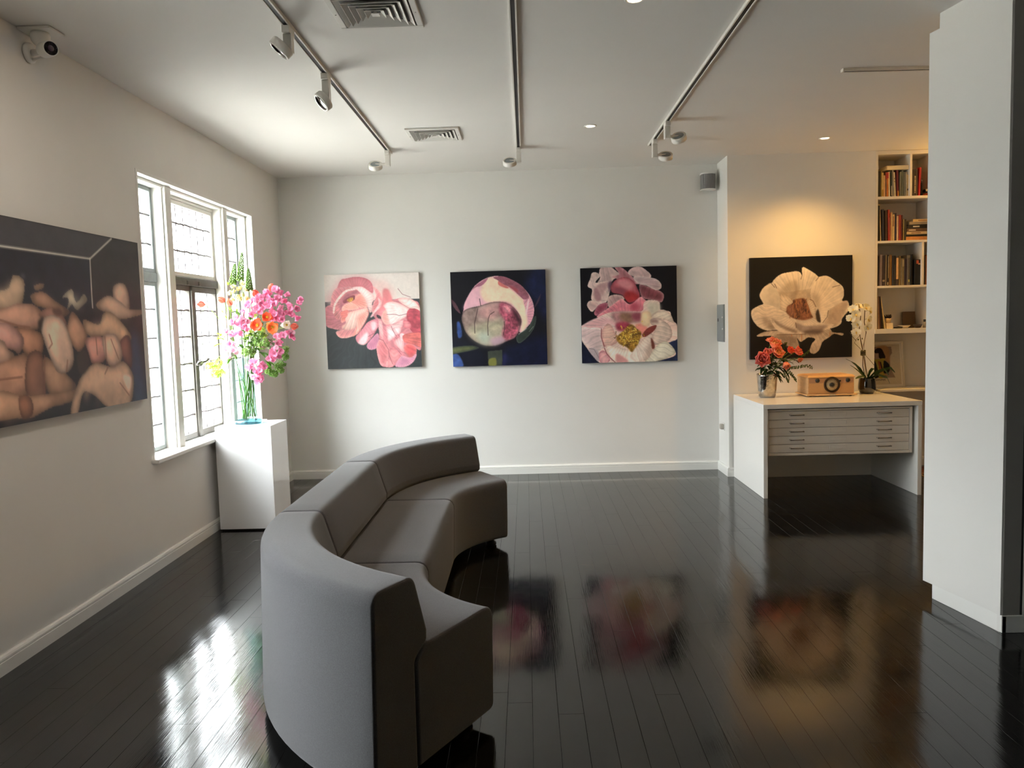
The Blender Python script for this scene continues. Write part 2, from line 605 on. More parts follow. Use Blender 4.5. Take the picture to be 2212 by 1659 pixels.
# window_2 : same kind, left of the frame, only its light reaches the picture
win2 = struct_empty('window_2', (XL, 2.4, WZ0))
q = MB()
for (y0, y1, z0, z1) in ((VY0, VY0 + .06, WZ0, WZ1), (VY1 - .06, VY1, WZ0, WZ1), (VY0 + .06, VY1 - .06, WZ1 - .06, WZ1), (VY0 + .06, VY1 - .06, WZ0, WZ0 + .06),
                         (2.515, 2.555, WZ0 + .06, WZ1 - .06)):
    q.box(XL - .17, XL + .002, y0, y1, z0, z1)
q.build('window_frame', M_TRIM, win2, .003)
for a, c in ((VY0 + .06, 2.515), (2.555, VY1 - .06)):
    MB().add([(XG, a, WZ0 + .06), (XG, c, WZ0 + .06), (XG, c, WZ1 - .06), (XG, a, WZ1 - .06)], [(0, 1, 2, 3)]).build('pane', M_PANE, win2, fix=False)

# ------------------------------------------------------------------ sofa
sofa = thing('curved_sofa', 'long curved charcoal grey fabric sofa on the black floor', 'sofa', (-0.8, 4.03, 0))
ZB, ZS, Z0 = 0.695, 0.452, 0.052
RI, RO, TH = 0.62, 1.31, math.radians(60)
XC, YN, YFAR = 0.16, 3.42, 4.67


def rounded(pts, n=5):
    """2-D outline with (x, z, radius) corners -> rounded outline"""
    out = []
    k = len(pts)
    for i in range(k):
        p = Vector(pts[i][:2]); a = Vector(pts[i - 1][:2]); c = Vector(pts[(i + 1) % k][:2]); r = pts[i][2]
        if r <= 0:
            out.append(tuple(p)); continue
        u = (a - p).normalized(); v = (c - p).normalized()
        ang = u.angle(v)
        t = min(r / math.tan(ang / 2), (a - p).length * .48, (c - p).length * .48)
        for j in range(n + 1):
            s_ = j / n
            A, B = p + u * t, p + v * t
            out.append(tuple(A * (1 - s_) ** 2 + p * 2 * s_ * (1 - s_) + B * s_ ** 2))
    return out


# outline measured from the outer face (0) towards the room
BACK = rounded([(0, Z0, .02), (.02, ZB, .05), (.225, ZB, .045), (.285, ZS + .045, .02), (.283, ZS + .008, .02), (.215, ZS - .035, .03), (.212, Z0, .015)])
SEAT = rounded([(.216, Z0, .015), (.219, ZS - .045, .04), (.29, ZS, .015), (.69, ZS, .06), (.675, Z0, .03)])


def path_near(t):      # t 0..1 from the middle piece to the near end
    a = PI + TH * t
    return Vector((XC, YN, 0)), Vector((math.cos(a), math.sin(a), 0))


def path_far(t):
    a = PI - TH * t
    return Vector((XC, YFAR, 0)), Vector((math.cos(a), math.sin(a), 0))


def sweep(prof, which, gap=.004):
    rings = []
    if which == 'mid':
        for y in np.linspace(YN + gap, YFAR - gap, 9):
            rings.append([Vector((XC - RO + a, y, z)) for a, z in prof])
    else:
        f = path_near if which == 'near' else path_far
        g = gap / RO
        for t in np.linspace(g, 1, 22):
            c, dr_ = f(t)
            rings.append([c + dr_ * (RO - a) + Vector((0, 0, z)) for a, z in prof])
    return MB().loft(rings, True, True)


for wh in ('near', 'mid', 'far'):
    sweep(BACK, wh).build('backrest', M_FABRIC, sofa, .014, 3)
    sweep(SEAT, wh).build('seat', M_FABRIC, sofa, .014, 3)
# welt seam round the near end of the backrest
c, dr_ = path_near(1.0)
tn = Vector((dr_[1], -dr_[0], 0)) * -1
pts = [c + dr_ * (RO - a) + Vector((0, 0, z)) + tn * .003 for a, z in BACK[3:26]]
feet = []
for t in (.12, .88):
    for f in (path_near, path_far):
        for r_ in (RI + .10, RO - .12):
            c, dr_ = f(t)
            feet.append(c + dr_ * r_)
for y in (YN + .12, YFAR - .12):
    for r_ in (RI + .10, RO - .12):
        feet.append(Vector((XC - r_, y, 0)))
for p in feet:
    MB().lathe([(.028, 0), (.036, .006), (.036, .022), (.022, .03), (.022, Z0 + .004)], 16, p).build('foot', M_BLACK, sofa)

# ------------------------------------------------------------------ pedestal
ped = thing('plinth', 'white gloss square plinth under the window, carrying the tall bouquet', 'plinth', (-2.125, 5.965, 0))
PX0, PX1, PY0, PY1, PZ = -2.335, -1.915, 5.771, 6.160, 0.787
MB().box(PX0, PX1, PY0, PY1, 0.012, PZ).build('body', M_PLINTH, ped, .0025)
MB().box(PX0 + .012, PX1 - .012, PY0 + .012, PY1 - .012, 0.0005, 0.012).build('base', M_BLACK, ped)

# ------------------------------------------------------------------ desk with built-in plan drawers
desk = thing('desk', 'white waterfall desk with five flat plan drawers by the flower painting', 'desk', (2.555, 6.88, 0))
DX0, DX1, DY0, DY1, DZ = 1.914, 3.196, 6.405, 7.334, 0.777
MB().box(DX0, DX1, DY0, DY1, DZ - .038, DZ).build('desk_top', M_DESK, desk, .002)
MB().box(DX0, DX0 + .034, DY0, DY1, 0.001, DZ - .038).build('side_panel', M_DESK, desk, .002)
MB().box(DX1 - .034, DX1, DY0, DY1, 0.001, DZ - .038).build('side_panel', M_DESK, desk, .002)
cx0, cx1, cz0, cz1, cy0 = DX0 + .036, DX1 - .055, 0.345, DZ - .050, DY0 + .05
q = MB()
q.box(cx0, cx0 + .022, cy0, 7.25, cz0, cz1).box(cx1 - .022, cx1, cy0, 7.25, cz0, cz1)
q.box(cx0 + .022, cx1 - .022, cy0, 7.25, cz1 - .014, cz1).box(cx0 + .022, cx1 - .022, cy0, 7.25, cz0, cz0 + .022)
q.box(cx0 + .022, cx1 - .022, cy0 + .03, 7.25, cz0 + .022, cz1 - .014)
q.build('drawer_carcass', M_CAB, desk, .0015)
fz0, fz1 = cz0 + .024, cz1 - .016
dh = (fz1 - fz0) / 5
for k in range(5):
    z0, z1 = fz0 + k * dh + .0015, fz0 + (k + 1) * dh - .0015
    fx0, fx1 = cx0 + .025, cx1 - .025
    d_ = MB().box(fx0, fx1, cy0 + .004, cy0 + .03, z0, z1).build('drawer', M_CAB, desk, .0015)
    zc = (z0 + z1) / 2 + .004
    for hx in (fx0 + .225, fx1 - .205):
        hh = MB().tube([(hx - .055, cy0 + .006, zc), (hx - .055, cy0 - .014, zc), (hx - .045, cy0 - .02, zc), (hx + .045, cy0 - .02, zc), (hx + .055, cy0 - .014, zc), (hx + .055, cy0 + .006, zc)], .0048, 8)
        hh.ball((hx - .052, cy0 - .016, zc), .0072, 8, 6).ball((hx + .052, cy0 - .016, zc), .0065, 8, 6)
        hh.build('handle', M_CHROME, d_)
    mxc = (fx0 + fx1) / 2 - .005
    lb = MB()
    for (a, b_, c_, e) in ((-.068, .068, .012, .015), (-.068, .068, -.016, -.013), (-.068, -.065, -.013, .012), (.065, .068, -.013, .012)):
        lb.box(mxc + a, mxc + b_, cy0 + .0, cy0 + .005, zc + c_, zc + e)
    lb.box(mxc - .065, mxc + .065, cy0 + .002, cy0 + .005, zc - .013, zc + .012)
    lb.build('label_holder', M_CAB, d_)
MB().box(DX0 + .034, DX1 - .034, 7.27, 7.285, 0.0015, cz0).build('back_panel', M_DESK, desk)

# ------------------------------------------------------------------ paintings: colours laid on a fine canvas mesh
def homog(src, dst):
    A = []
    for (x, y), (u, v) in zip(src, dst):
        A.append([x, y, 1, 0, 0, 0, -u * x, -u * y, -u])
        A.append([0, 0, 0, x, y, 1, -v * x, -v * y, -v])
    return np.linalg.svd(np.array(A, float))[2][-1].reshape(3, 3)


def blur(a, r):
    r = int(r)
    for _ in range(2):
        for ax in (0, 1):
            p = np.pad(a, [(r, r) if i == ax else (0, 0) for i in range(2)], mode='edge')
            cs = np.cumsum(p, axis=ax)
            cs = np.concatenate([np.zeros_like(np.take(cs, [0], ax)), cs], ax)
            n = a.shape[ax]
            a = (np.take(cs, range(2 * r + 1, 2 * r + 1 + n), ax) - np.take(cs, range(0, n), ax)) / (2 * r + 1)
    return a


def fbm(H, W, cell, oct=4, seed=0):
    g = np.random.default_rng(seed)
    out = np.zeros((H, W))
    amp = 1.0
    tot = 0
    for o in range(oct):
        c = max(1.5, cell / 2 ** o)
        h, w_ = int(H / c) + 3, int(W / c) + 3
        r_ = g.random((h, w_))
        y, x = np.arange(H) / c, np.arange(W) / c
        yi, xi = y.astype(int), x.astype(int)
        fy, fx = y - yi, x - xi
        fy, fx = (fy * fy * (3 - 2 * fy))[:, None], (fx * fx * (3 - 2 * fx))[None]
        v = (r_[np.ix_(yi, xi)] * (1 - fy) * (1 - fx) + r_[np.ix_(yi + 1, xi)] * fy * (1 - fx)
             + r_[np.ix_(yi, xi + 1)] * (1 - fy) * fx + r_[np.ix_(yi + 1, xi + 1)] * fy * fx)
        out += amp * v
        tot += amp
        amp *= .55
    return out / tot - .5


class Art:
    """a flat picture painted with closed strokes; points are in the survey frame of its corner list"""
    def __init__(s, W, H, corners, bg):
        s.W, s.H = W, H
        s.h = homog(corners, [(0, 0), (W - 1, 0), (W - 1, H - 1), (0, H - 1)])
        s.im = np.ones((H, W, 3)) * np.array(bg, float)
        s.X, s.Y = np.meshgrid(np.arange(W), np.arange(H))
        s.n = 0
        s.ctr = None

    def tf(s, pts):
        p = np.array([(x, y, 1.0) for x, y in pts]) @ s.h.T
        return p[:, :2] / p[:, 2:]

    def spline(s, p, k=6):
        n = len(p)
        out = []
        for i in range(n):
            a, b_, c_, e = p[i - 1], p[i], p[(i + 1) % n], p[(i + 2) % n]
            for j in range(k):
                t = j / k
                out.append(.5 * ((2 * b_) + (-a + c_) * t + (2 * a - 5 * b_ + 4 * c_ - e) * t * t + (-a + 3 * b_ - 3 * c_ + e) * t ** 3))
        return np.array(out)

    def mask(s, pts, smooth=True, soft=0):
        p = s.tf(pts)
        if smooth:
            p = s.spline(p)
        inside = np.zeros((s.H, s.W), bool)
        x0, y0 = p[-1]
        for x1, y1 in p:
            if y0 != y1:
                c = ((s.Y >= min(y0, y1)) & (s.Y < max(y0, y1)))
                xs = x0 + (s.Y - y0) * (x1 - x0) / (y1 - y0)
                inside ^= c & (s.X < xs)
            x0, y0 = x1, y1
        m = inside.astype(float)
        return blur(m, max(1, soft)) if soft else m * .6 + blur(m, 1) * .4

    def pet(s, pts, col, edge=None, er=5, soft=0, grad=None, nz=.06, cell=14, smooth=True, a=1.0, streak=None):
        """edge: colour at the rim; grad: (dx, dy, amount); streak: (cx, cy, amount) radial brush marks"""
        s.n += 1
        m = s.mask(pts, smooth, soft)
        c = np.ones((s.H, s.W, 3)) * np.array(col, float)
        if edge is not None:
            t = np.clip((blur(np.round(m), er) - .5) * 2, 0, 1)[..., None]
            c = np.array(edge, float) * (1 - t) + c * t
        k = np.ones((s.H, s.W))
        if grad:
            p = s.tf(pts)
            mn, mx = p.min(0), p.max(0)
            u = ((s.X - mn[0]) / (mx[0] - mn[0] + 1) - .5) * grad[0] + ((s.Y - mn[1]) / (mx[1] - mn[1] + 1) - .5) * grad[1]
            k += u * grad[2]
        if streak:
            cx, cy = s.tf([streak[:2]])[0]
            ang = np.arctan2(s.Y - cy, s.X - cx)
            rad = np.hypot(s.X - cx, s.Y - cy)
            k += streak[2] * (np.sin(ang * 37 + rad * .02 + s.n) * .5 + np.sin(ang * 71 + s.n * 2) * .5)
        if not streak and not soft and s.ctr is not None:
            cx, cy = s.tf([s.ctr])[0]
            ang = np.arctan2(s.Y - cy, s.X - cx) + .35 * fbm(s.H, s.W, 40, 2, s.n + 500)
            k += .035 * np.sin(ang * 43 + s.n) + .03 * np.sin(ang * 91 + s.n * 3)
        k += nz * 2.4 * fbm(s.H, s.W, cell, 4, s.n)
        c = c * k[..., None]
        m = (m * a)[..., None]
        s.im = s.im * (1 - m) + c * m
        return s

    def line(s, pts, col, wd=1.2, a=.8):
        p = s.tf(pts)
        d = np.full((s.H, s.W), 1e9)
        for (x0, y0), (x1, y1) in zip(p[:-1], p[1:]):
            L = (x1 - x0) ** 2 + (y1 - y0) ** 2 + 1e-9
            t = np.clip(((s.X - x0) * (x1 - x0) + (s.Y - y0) * (y1 - y0)) / L, 0, 1)
            d = np.minimum(d, np.hypot(s.X - x0 - t * (x1 - x0), s.Y - y0 - t * (y1 - y0)))
        m = (np.clip(wd + .5 - d, 0, 1) * a)[..., None]
        s.im = s.im * (1 - m) + np.array(col, float) * m
        return s

    def colours(s, gain):
        s.im *= (1 + .05 * fbm(s.H, s.W, 5, 2, 99))[..., None]
        g_ = s.im.mean(2, keepdims=True)
        c = lin(np.clip(g_ + (s.im - g_) * .84, 0, 255)) * np.array(gain)
        return np.clip(c, 0, .93)


def paint_mat(name, rough=0.45, spec=0.3):
    m = bpy.data.materials.new(name)
    m.use_nodes = True
    nt = m.node_tree
    b = nt.nodes['Principled BSDF']
    b.inputs['Roughness'].default_value = rough
    b.inputs['Specular IOR Level'].default_value = spec
    a = nt.nodes.new('ShaderNodeVertexColor')
    a.layer_name = 'paint'
    nt.links.new(a.outputs['Color'], b.inputs['Base Color'])
    tc = nt.nodes.new('ShaderNodeTexCoord')
    n = nt.nodes.new('ShaderNodeTexNoise')
    n.inputs['Scale'].default_value = 260
    bp = nt.nodes.new('ShaderNodeBump')
    bp.inputs['Strength'].default_value = .15
    bp.inputs['Distance'].default_value = .001
    nt.links.new(tc.outputs['Object'], n.inputs['Vector'])
    nt.links.new(n.outputs[0], bp.inputs['Height'])
    nt.links.new(bp.outputs[0], b.inputs['Normal'])
    return m


M_PAINT = paint_mat('oil_paint')
M_PRINT = paint_mat('printed_paper', .6, .2)


def canvas_sheet(name, art, gain, o, ux, uy, m, parent):
    """o: top-left corner, ux/uy: vectors across and down"""
    W, H = art.W, art.H
    o, ux, uy = np.array(o, float), np.array(ux, float), np.array(uy, float)
    u = np.linspace(0, 1, W)
    v = np.linspace(0, 1, H)
    co = (o + u[None, :, None] * ux + v[:, None, None] * uy).reshape(-1, 3)
    i = (np.arange(H - 1)[:, None] * W + np.arange(W - 1)[None]).reshape(-1)
    q = np.stack([i, i + W, i + W + 1, i + 1], 1)
    me = bpy.data.meshes.new(name)
    me.vertices.add(len(co))
    me.vertices.foreach_set('co', co.astype(np.float32).ravel())
    me.loops.add(q.size)
    me.loops.foreach_set('vertex_index', q.astype(np.int32).ravel())
    me.polygons.add(len(q))
    me.polygons.foreach_set('loop_start', np.arange(0, q.size, 4, dtype=np.int32))
    me.update(calc_edges=True)
    at_ = me.color_attributes.new('paint', 'FLOAT_COLOR', 'POINT')
    c = np.concatenate([art.colours(gain).reshape(-1, 3), np.ones((W * H, 1))], 1)
    at_.data.foreach_set('color', c.astype(np.float32).ravel())
    me.materials.append(m)
    return link(name, me, parent)


# --- painting A : coral peonies on white and slate
A1 = Art(256, 256, [(50, 90), (1570, 75), (1620, 1590), (108, 1612)], (218, 206, 198))
P = A1.pet
A1.ctr = (620, 700)
P([(0, 523), (1700, 493), (1700, 1700), (0, 1700)], (47, 52, 55), smooth=False, nz=.08, cell=60)
P([(150, 560), (110, 470), (200, 300), (330, 150), (500, 110), (640, 100), (780, 150), (880, 240), (800, 420), (500, 520)], (208, 150, 152), soft=9, a=.75)
P([(860, 210), (980, 190), (1080, 240), (1180, 360), (1180, 500), (1040, 560), (930, 470)], (222, 176, 170), soft=8, a=.7)
P([(100, 420), (150, 400), (200, 560), (120, 560)], (205, 160, 158), soft=7, a=.6)
P([(260, 330), (320, 180), (420, 150), (560, 128), (700, 146), (800, 205), (842, 300), (836, 395), (760, 350), (680, 300), (560, 285), (440, 315), (310, 330)], (196, 108, 116), edge=(186, 92, 104), grad=(.2, .5, .25), streak=(560, 420, .05))
P([(160, 600), (170, 450), (230, 320), (340, 295), (500, 290), (430, 400), (290, 520), (210, 680)], (203, 116, 122), edge=(214, 140, 142), grad=(-.3, .4, .3))
P([(70, 625), (180, 585), (230, 700), (330, 760), (430, 800), (610, 930), (520, 985), (350, 985), (200, 960), (78, 895)], (186, 104, 114), edge=(204, 122, 128), grad=(.2, .2, -.25), nz=.1)
P([(240, 1010), (350, 975), (520, 955), (630, 930), (640, 1000), (550, 1065), (400, 1112), (290, 1095)], (214, 126, 128), edge=(228, 150, 146), grad=(0, 1, .15))
P([(330, 700), (450, 640), (700, 590), (768, 680), (764, 760), (695, 900), (600, 1030), (500, 1085), (560, 950), (560, 800), (430, 820), (330, 860)], (226, 116, 106), edge=(232, 142, 132), grad=(.6, .3, .12), streak=(500, 600, .06))
P([(200, 700), (235, 520), (330, 385), (450, 325), (590, 322), (690, 400), (728, 520), (752, 630), (600, 665), (430, 690), (340, 725), (320, 800), (250, 800)], (204, 118, 120), nz=.16, cell=10, streak=(480, 480, .1))
P([(300, 620), (340, 470), (450, 380), (600, 340), (640, 380), (520, 420), (400, 520), (350, 640)], (172, 92, 104), soft=3, nz=.15)
P([(560, 440), (660, 405), (735, 560), (720, 630), (560, 600), (470, 540)], (226, 132, 118), edge=(236, 160, 146), streak=(480, 480, .12))
P([(350, 600), (480, 540), (610, 620), (560, 655), (420, 665), (350, 680)], (230, 150, 134), edge=(238, 172, 158), nz=.1)
P([(320, 690), (430, 660), (440, 740), (390, 800), (330, 760)], (220, 112, 106), nz=.1)
P([(360, 505), (470, 440), (545, 428), (535, 500), (440, 530), (375, 552)], (122, 52, 62), nz=.3, cell=5)
P([(425, 492), (500, 458), (524, 490), (470, 532), (440, 520)], (196, 138, 52), nz=.4, cell=4)
P([(192, 690), (212, 560), (290, 440), (400, 338), (535, 316), (560, 335), (420, 368), (312, 470), (240, 580), (214, 704)], (240, 204, 198), nz=.05)
P([(520, 305), (650, 285), (770, 360), (868, 460), (826, 560), (836, 650), (790, 706), (744, 590), (706, 480), (600, 350)], (240, 206, 200), edge=(232, 176, 174), grad=(.4, .6, -.2), streak=(560, 560, .06))
P([(440, 700), (600, 658), (742, 632), (720, 700), (600, 760), (580, 920), (480, 978), (350, 965), (338, 915), (400, 870), (390, 800), (430, 750)], (238, 192, 180), edge=(226, 158, 148), grad=(-.2, 1, -.15), streak=(620, 500, .08))
P([(588, 770), (720, 690), (764, 720), (690, 880), (590, 1010), (560, 1040), (585, 920)], (230, 138, 124), edge=(236, 170, 158), streak=(560, 640, .08))
P([(840, 290), (960, 390), (990, 560), (900, 700), (820, 700), (840, 560), (890, 430)], (212, 112, 116), edge=(226, 150, 150), grad=(-.4, .4, -.25))
P([(920, 465), (978, 540), (968, 620), (880, 735), (794, 788), (830, 715), (896, 620), (930, 560)], (240, 208, 208), edge=(226, 170, 172))
P([(850, 740), (1000, 600), (1100, 530), (1300, 480), (1480, 515), (1590, 640), (1610, 1275), (1520, 1300), (1535, 1400), (1470, 1520), (1340, 1588), (1200, 1560), (1140, 1588), (1040, 1585), (970, 1562), (915, 1420), (890, 1250), (930, 1130), (920, 880)], (206, 118, 126), nz=.16, cell=22)
P([(1000, 345), (1080, 335), (1130, 440), (1145, 540), (1000, 650), (900, 730), (980, 560)], (214, 116, 120), grad=(.3, .5, .2), soft=2)
P([(900, 740), (960, 770), (960, 820), (900, 780)], (60, 45, 50))
P([(1008, 596), (1100, 538), (1240, 556), (1428, 660), (1412, 732), (1345, 800), (1246, 860), (1160, 932), (1090, 880), (1056, 760), (1036, 650)], (241, 214, 210), edge=(228, 168, 166), er=4, grad=(.3, .3, -.1), streak=(1400, 640, .05))
P([(1240, 505), (1400, 484), (1510, 540), (1590, 650), (1588, 706), (1480, 665), (1380, 620)], (240, 218, 212), edge=(226, 178, 172))
P([(975, 765), (1040, 670), (1085, 800), (1095, 905), (1010, 878)], (226, 138, 132), edge=(236, 168, 160))
P([(1060, 940), (1240, 860), (1345, 800), (1330, 900), (1250, 1000), (1100, 1080)], (236, 190, 190), edge=(214, 134, 140))
P([(915, 830), (960, 815), (992, 900), (1004, 1112), (970, 1130), (930, 985)], (236, 192, 192), edge=(216, 140, 146))
P([(1056, 925), (1205, 1000), (1206, 1085), (1090, 1175), (1064, 1060)], (241, 218, 218), edge=(222, 150, 156))
P([(1140, 978), (1260, 936), (1286, 1000), (1232, 1066)], (241, 220, 220), edge=(224, 160, 164))
P([(562, 1090), (640, 1000), (680, 950), (760, 855), (900, 810), (920, 930), (840, 1080), (730, 1205), (655, 1222), (580, 1180)], (220, 132, 144), edge=(206, 112, 126), nz=.08)
P([(806, 868), (880, 858), (886, 950), (830, 995)], (240, 196, 202), soft=2)
P([(600, 1180), (735, 1020), (752, 1120), (695, 1216)], (241, 204, 208), soft=2)
P([(738, 1225), (860, 1080), (915, 1045), (934, 1150), (892, 1280), (778, 1302)], (192, 112, 140), edge=(206, 130, 156), streak=(860, 1080, .08))
P([(895, 1260), (955, 1140), (1050, 1215), (1095, 1320), (1062, 1470), (978, 1566), (925, 1470)], (212, 112, 118), edge=(224, 136, 138), grad=(.4, .2, -.2))
P([(1090, 1320), (1180, 1275), (1265, 1380), (1255, 1460), (1152, 1576), (1100, 1440)], (222, 134, 138), edge=(206, 110, 118))
P([(1030, 1560), (1080, 1470), (1160, 1540), (1130, 1588), (1050, 1588)], (228, 140, 144))
P([(1176, 1180), (1312, 1112), (1330, 1340), (1250, 1285)], (238, 192, 194), edge=(218, 146, 150), streak=(1300, 1400, .08))
P([(1270, 1060), (1335, 1060), (1336, 1160), (1285, 1150)], (238, 190, 194))
P([(1430, 655), (1600, 715), (1608, 1060), (1450, 1010), (1376, 780)], (176, 66, 80), nz=.25, cell=12)
P([(1330, 1070), (1600, 1050), (1608, 1265), (1480, 1230), (1340, 1190)], (206, 96, 92), nz=.18, streak=(1200, 1100, .1))
P([(1330, 835), (1432, 880), (1436, 962), (1336, 952)], (224, 138, 142), edge=(204, 100, 112))
P([(1190, 1560), (1290, 1415), (1420, 1440), (1530, 1385), (1475, 1515), (1340, 1588), (1230, 1588)], (198, 122, 150), edge=(214, 146, 166), streak=(1290, 1400, .08))
P([(1330, 1270), (1440, 1215), (1538, 1320), (1470, 1425), (1400, 1420)], (216, 82, 86), edge=(224, 110, 108), grad=(0, 1, -.2))
for l in ([(1060, 740), (1200, 742), (1260, 762), (1380, 735)], [(930, 1130), (1000, 1160), (1080, 1300), (1100, 1420), (1150, 1540)], [(1250, 1340), (1290, 1390)], [(760, 690), (770, 740), (690, 900), (600, 1040)], [(1240, 330), (1310, 420), (1440, 470)], [(760, 1090), (860, 1040), (920, 950)], [(1130, 930), (1160, 1010), (1210, 1090)]):
    A1.line(l, (130, 60, 70), .9, .6)

# --- painting B : opening peony bud
A2 = Art(256, 256, [(65, 105), (1580, 60), (1615, 1590), (115, 1612)], (14, 13, 22))
P = A2.pet
P([(1250, 300), (1400, 60), (1620, 60), (1620, 900), (1480, 700), (1350, 500)], (19, 26, 58), soft=8, nz=.3)
P([(1180, 1250), (1620, 1100), (1640, 1620), (880, 1620), (900, 1350)], (15, 20, 48), soft=9, nz=.3)
P([(100, 1150), (420, 1250), (620, 1400), (600, 1600), (200, 1600), (100, 1400)], (16, 18, 34), soft=8)
P([(172, 915), (220, 915), (255, 1110), (190, 1145)], (42, 70, 134), soft=1, nz=.2)
P([(100, 1425), (200, 1425), (275, 1605), (100, 1615)], (48, 76, 146), soft=1, nz=.2)
P([(900, 1430), (960, 1420), (940, 1590), (890, 1590)], (30, 34, 78), soft=3)
P([(90, 540), (160, 615), (230, 765), (150, 700), (95, 605)], (84, 52, 62), nz=.2)
P([(1405, 660), (1505, 455), (1480, 560), (1430, 650)], (72, 52, 66))
P([(278, 705), (298, 590), (380, 430), (470, 310), (600, 220), (760, 168), (900, 178), (1060, 238), (1210, 338), (1322, 470), (1382, 600), (1398, 730), (1372, 850), (1300, 975), (1180, 1075), (1100, 1000), (700, 900), (300, 790)], (220, 160, 172), grad=(.6, .3, -.2), nz=.06)
P([(290, 640), (420, 430), (560, 330), (650, 300), (640, 450), (560, 600), (420, 680), (300, 705)], (226, 166, 180), soft=4)
P([(540, 400), (640, 210), (800, 205), (900, 290), (1050, 390), (1150, 480), (1250, 570), (1280, 800), (1285, 960), (1190, 1065), (1180, 850), (1060, 640), (900, 580), (720, 590), (600, 560)], (241, 208, 176), soft=3, grad=(.5, .5, .06))
P([(1230, 560), (1330, 520), (1390, 650), (1390, 800), (1320, 950), (1290, 780)], (214, 142, 158), nz=.1, streak=(1100, 800, .1))
P([(1300, 560), (1320, 560), (1280, 780), (1262, 760)], (240, 205, 205), soft=1)
P([(750, 190), (900, 172), (1060, 236), (1212, 336), (1318, 495), (1240, 545), (1150, 470), (1050, 372), (950, 322), (840, 292), (826, 240)], (146, 80, 96), nz=.2, cell=9)
P([(826, 250), (900, 292), (990, 350), (960, 365), (840, 315)], (206, 104, 98), nz=.1)
P([(1000, 320), (1120, 370), (1140, 440), (1040, 370)], (160, 64, 72), soft=2)
P([(390, 415), (480, 310), (600, 228), (662, 200), (620, 270), (552, 325), (470, 345)], (158, 90, 112), nz=.15)
P([(248, 880), (258, 770), (300, 708), (400, 670), (540, 640), (700, 590), (850, 578), (980, 608), (1090, 690), (1172, 800), (1194, 900), (1164, 1040), (1090, 1155), (980, 1205), (850, 1262), (700, 1287), (560, 1262), (420, 1182), (310, 1060)], (150, 124, 116), edge=(84, 66, 66), er=3, nz=.28, cell=16)
P([(330, 1000), (500, 940), (700, 880), (920, 880), (910, 1100), (820, 1240), (650, 1275), (480, 1215), (380, 1120)], (176, 170, 138), soft=8, nz=.2, a=.8)
P([(480, 1100), (640, 1060), (700, 1180), (600, 1250)], (172, 188, 172), soft=7, a=.8)
P([(700, 1180), (860, 1130), (950, 1180), (840, 1255), (740, 1270)], (186, 150, 166), soft=4)
P([(640, 650), (820, 595), (860, 720), (760, 860), (560, 820), (500, 720)], (196, 140, 138), soft=6, nz=.2, a=.8)
P([(850, 600), (1000, 618), (1122, 760), (1164, 900), (1120, 1110), (965, 1195), (890, 1100), (930, 900), (850, 760)], (164, 70, 92), soft=3, nz=.45, cell=7)
P([(900, 650), (1000, 640), (1060, 720), (960, 760)], (204, 120, 132), soft=3, nz=.4, cell=6)
P([(1040, 680), (1130, 770), (1190, 890), (1165, 960), (1120, 880), (1060, 760)], (60, 30, 40), soft=3, nz=.4)
for l in ([(530, 530), (548, 640)], [(500, 690), (480, 790), (450, 920), (455, 1080)], [(690, 790), (668, 850), (658, 960), (665, 1115)], [(700, 780), (760, 740)], [(920, 900), (930, 1010), (905, 1110)]):
    A2.line(l, (62, 44, 46), 1.0, .8)
P([(1140, 1110), (1300, 1000), (1390, 840), (1432, 820), (1416, 950), (1335, 1105), (1172, 1245), (1115, 1185)], (44, 54, 48), edge=(70, 82, 76), er=2, nz=.2)
A2.line([(1150, 1100), (1280, 1010)], (190, 200, 185), .7, .7)
A2.line([(1320, 1060), (1385, 980)], (150, 160, 145), .7, .6)
P([(100, 1310), (300, 1278), (440, 1280), (525, 1315), (420, 1352), (200, 1395), (100, 1405)], (92, 98, 58), edge=(50, 58, 50), nz=.15)
P([(660, 1370), (890, 1350), (890, 1600), (670, 1600)], (56, 62, 54), smooth=False, nz=.15)
P([(680, 1500), (780, 1480), (792, 1600), (680, 1600)], (120, 120, 52), soft=1)

# --- painting C : pink and cream peony pair
A3 = Art(256, 256, [(60, 108), (1570, 42), (1605, 1540), (108, 1595)], (11, 11, 20))
P = A3.pet
A3.ctr = (850, 1050)
P([(1400, 1150), (1640, 1100), (1640, 1600), (1350, 1600)], (26, 40, 78), soft=8, nz=.3)
P([(60, 1200), (200, 1400), (420, 1620), (60, 1640)], (16, 22, 46), soft=6, nz=.3)
P([(355, 175), (390, 85), (540, 85), (640, 155), (740, 210), (600, 262), (545, 320), (420, 400), (300, 405), (330, 330), (372, 250)], (182, 152, 150), edge=(206, 178, 172), nz=.12, grad=(.2, .6, -.25))
P([(600, 85), (700, 85), (805, 160), (945, 300), (965, 345), (700, 290), (600, 250), (560, 230), (670, 190)], (164, 98, 108), edge=(190, 130, 136), nz=.15)
P([(806, 165), (880, 85), (1000, 70), (1100, 128), (1175, 212), (1090, 262), (900, 226)], (194, 160, 160), edge=(210, 182, 178), nz=.1, grad=(0, 1, -.2))
P([(990, 345), (1120, 378), (1300, 440), (1375, 505), (1340, 620), (1200, 590), (1030, 545)], (120, 56, 66), edge=(160, 110, 116), nz=.2)
P([(900, 222), (1090, 228), (1250, 258), (1328, 330), (1330, 400), (1250, 432), (1100, 365), (950, 325)], (180, 150, 154), edge=(212, 190, 186), nz=.1, streak=(860, 300, .06))
P([(178, 385), (220, 260), (240, 185), (300, 165), (372, 220), (300, 330), (520, 318), (505, 560), (440, 650), (280, 652), (235, 560), (250, 440)], (204, 174, 168), edge=(222, 198, 188), nz=.14, cell=10)
P([(275, 430), (355, 420), (390, 600), (300, 598)], (166, 118, 122), soft=2)
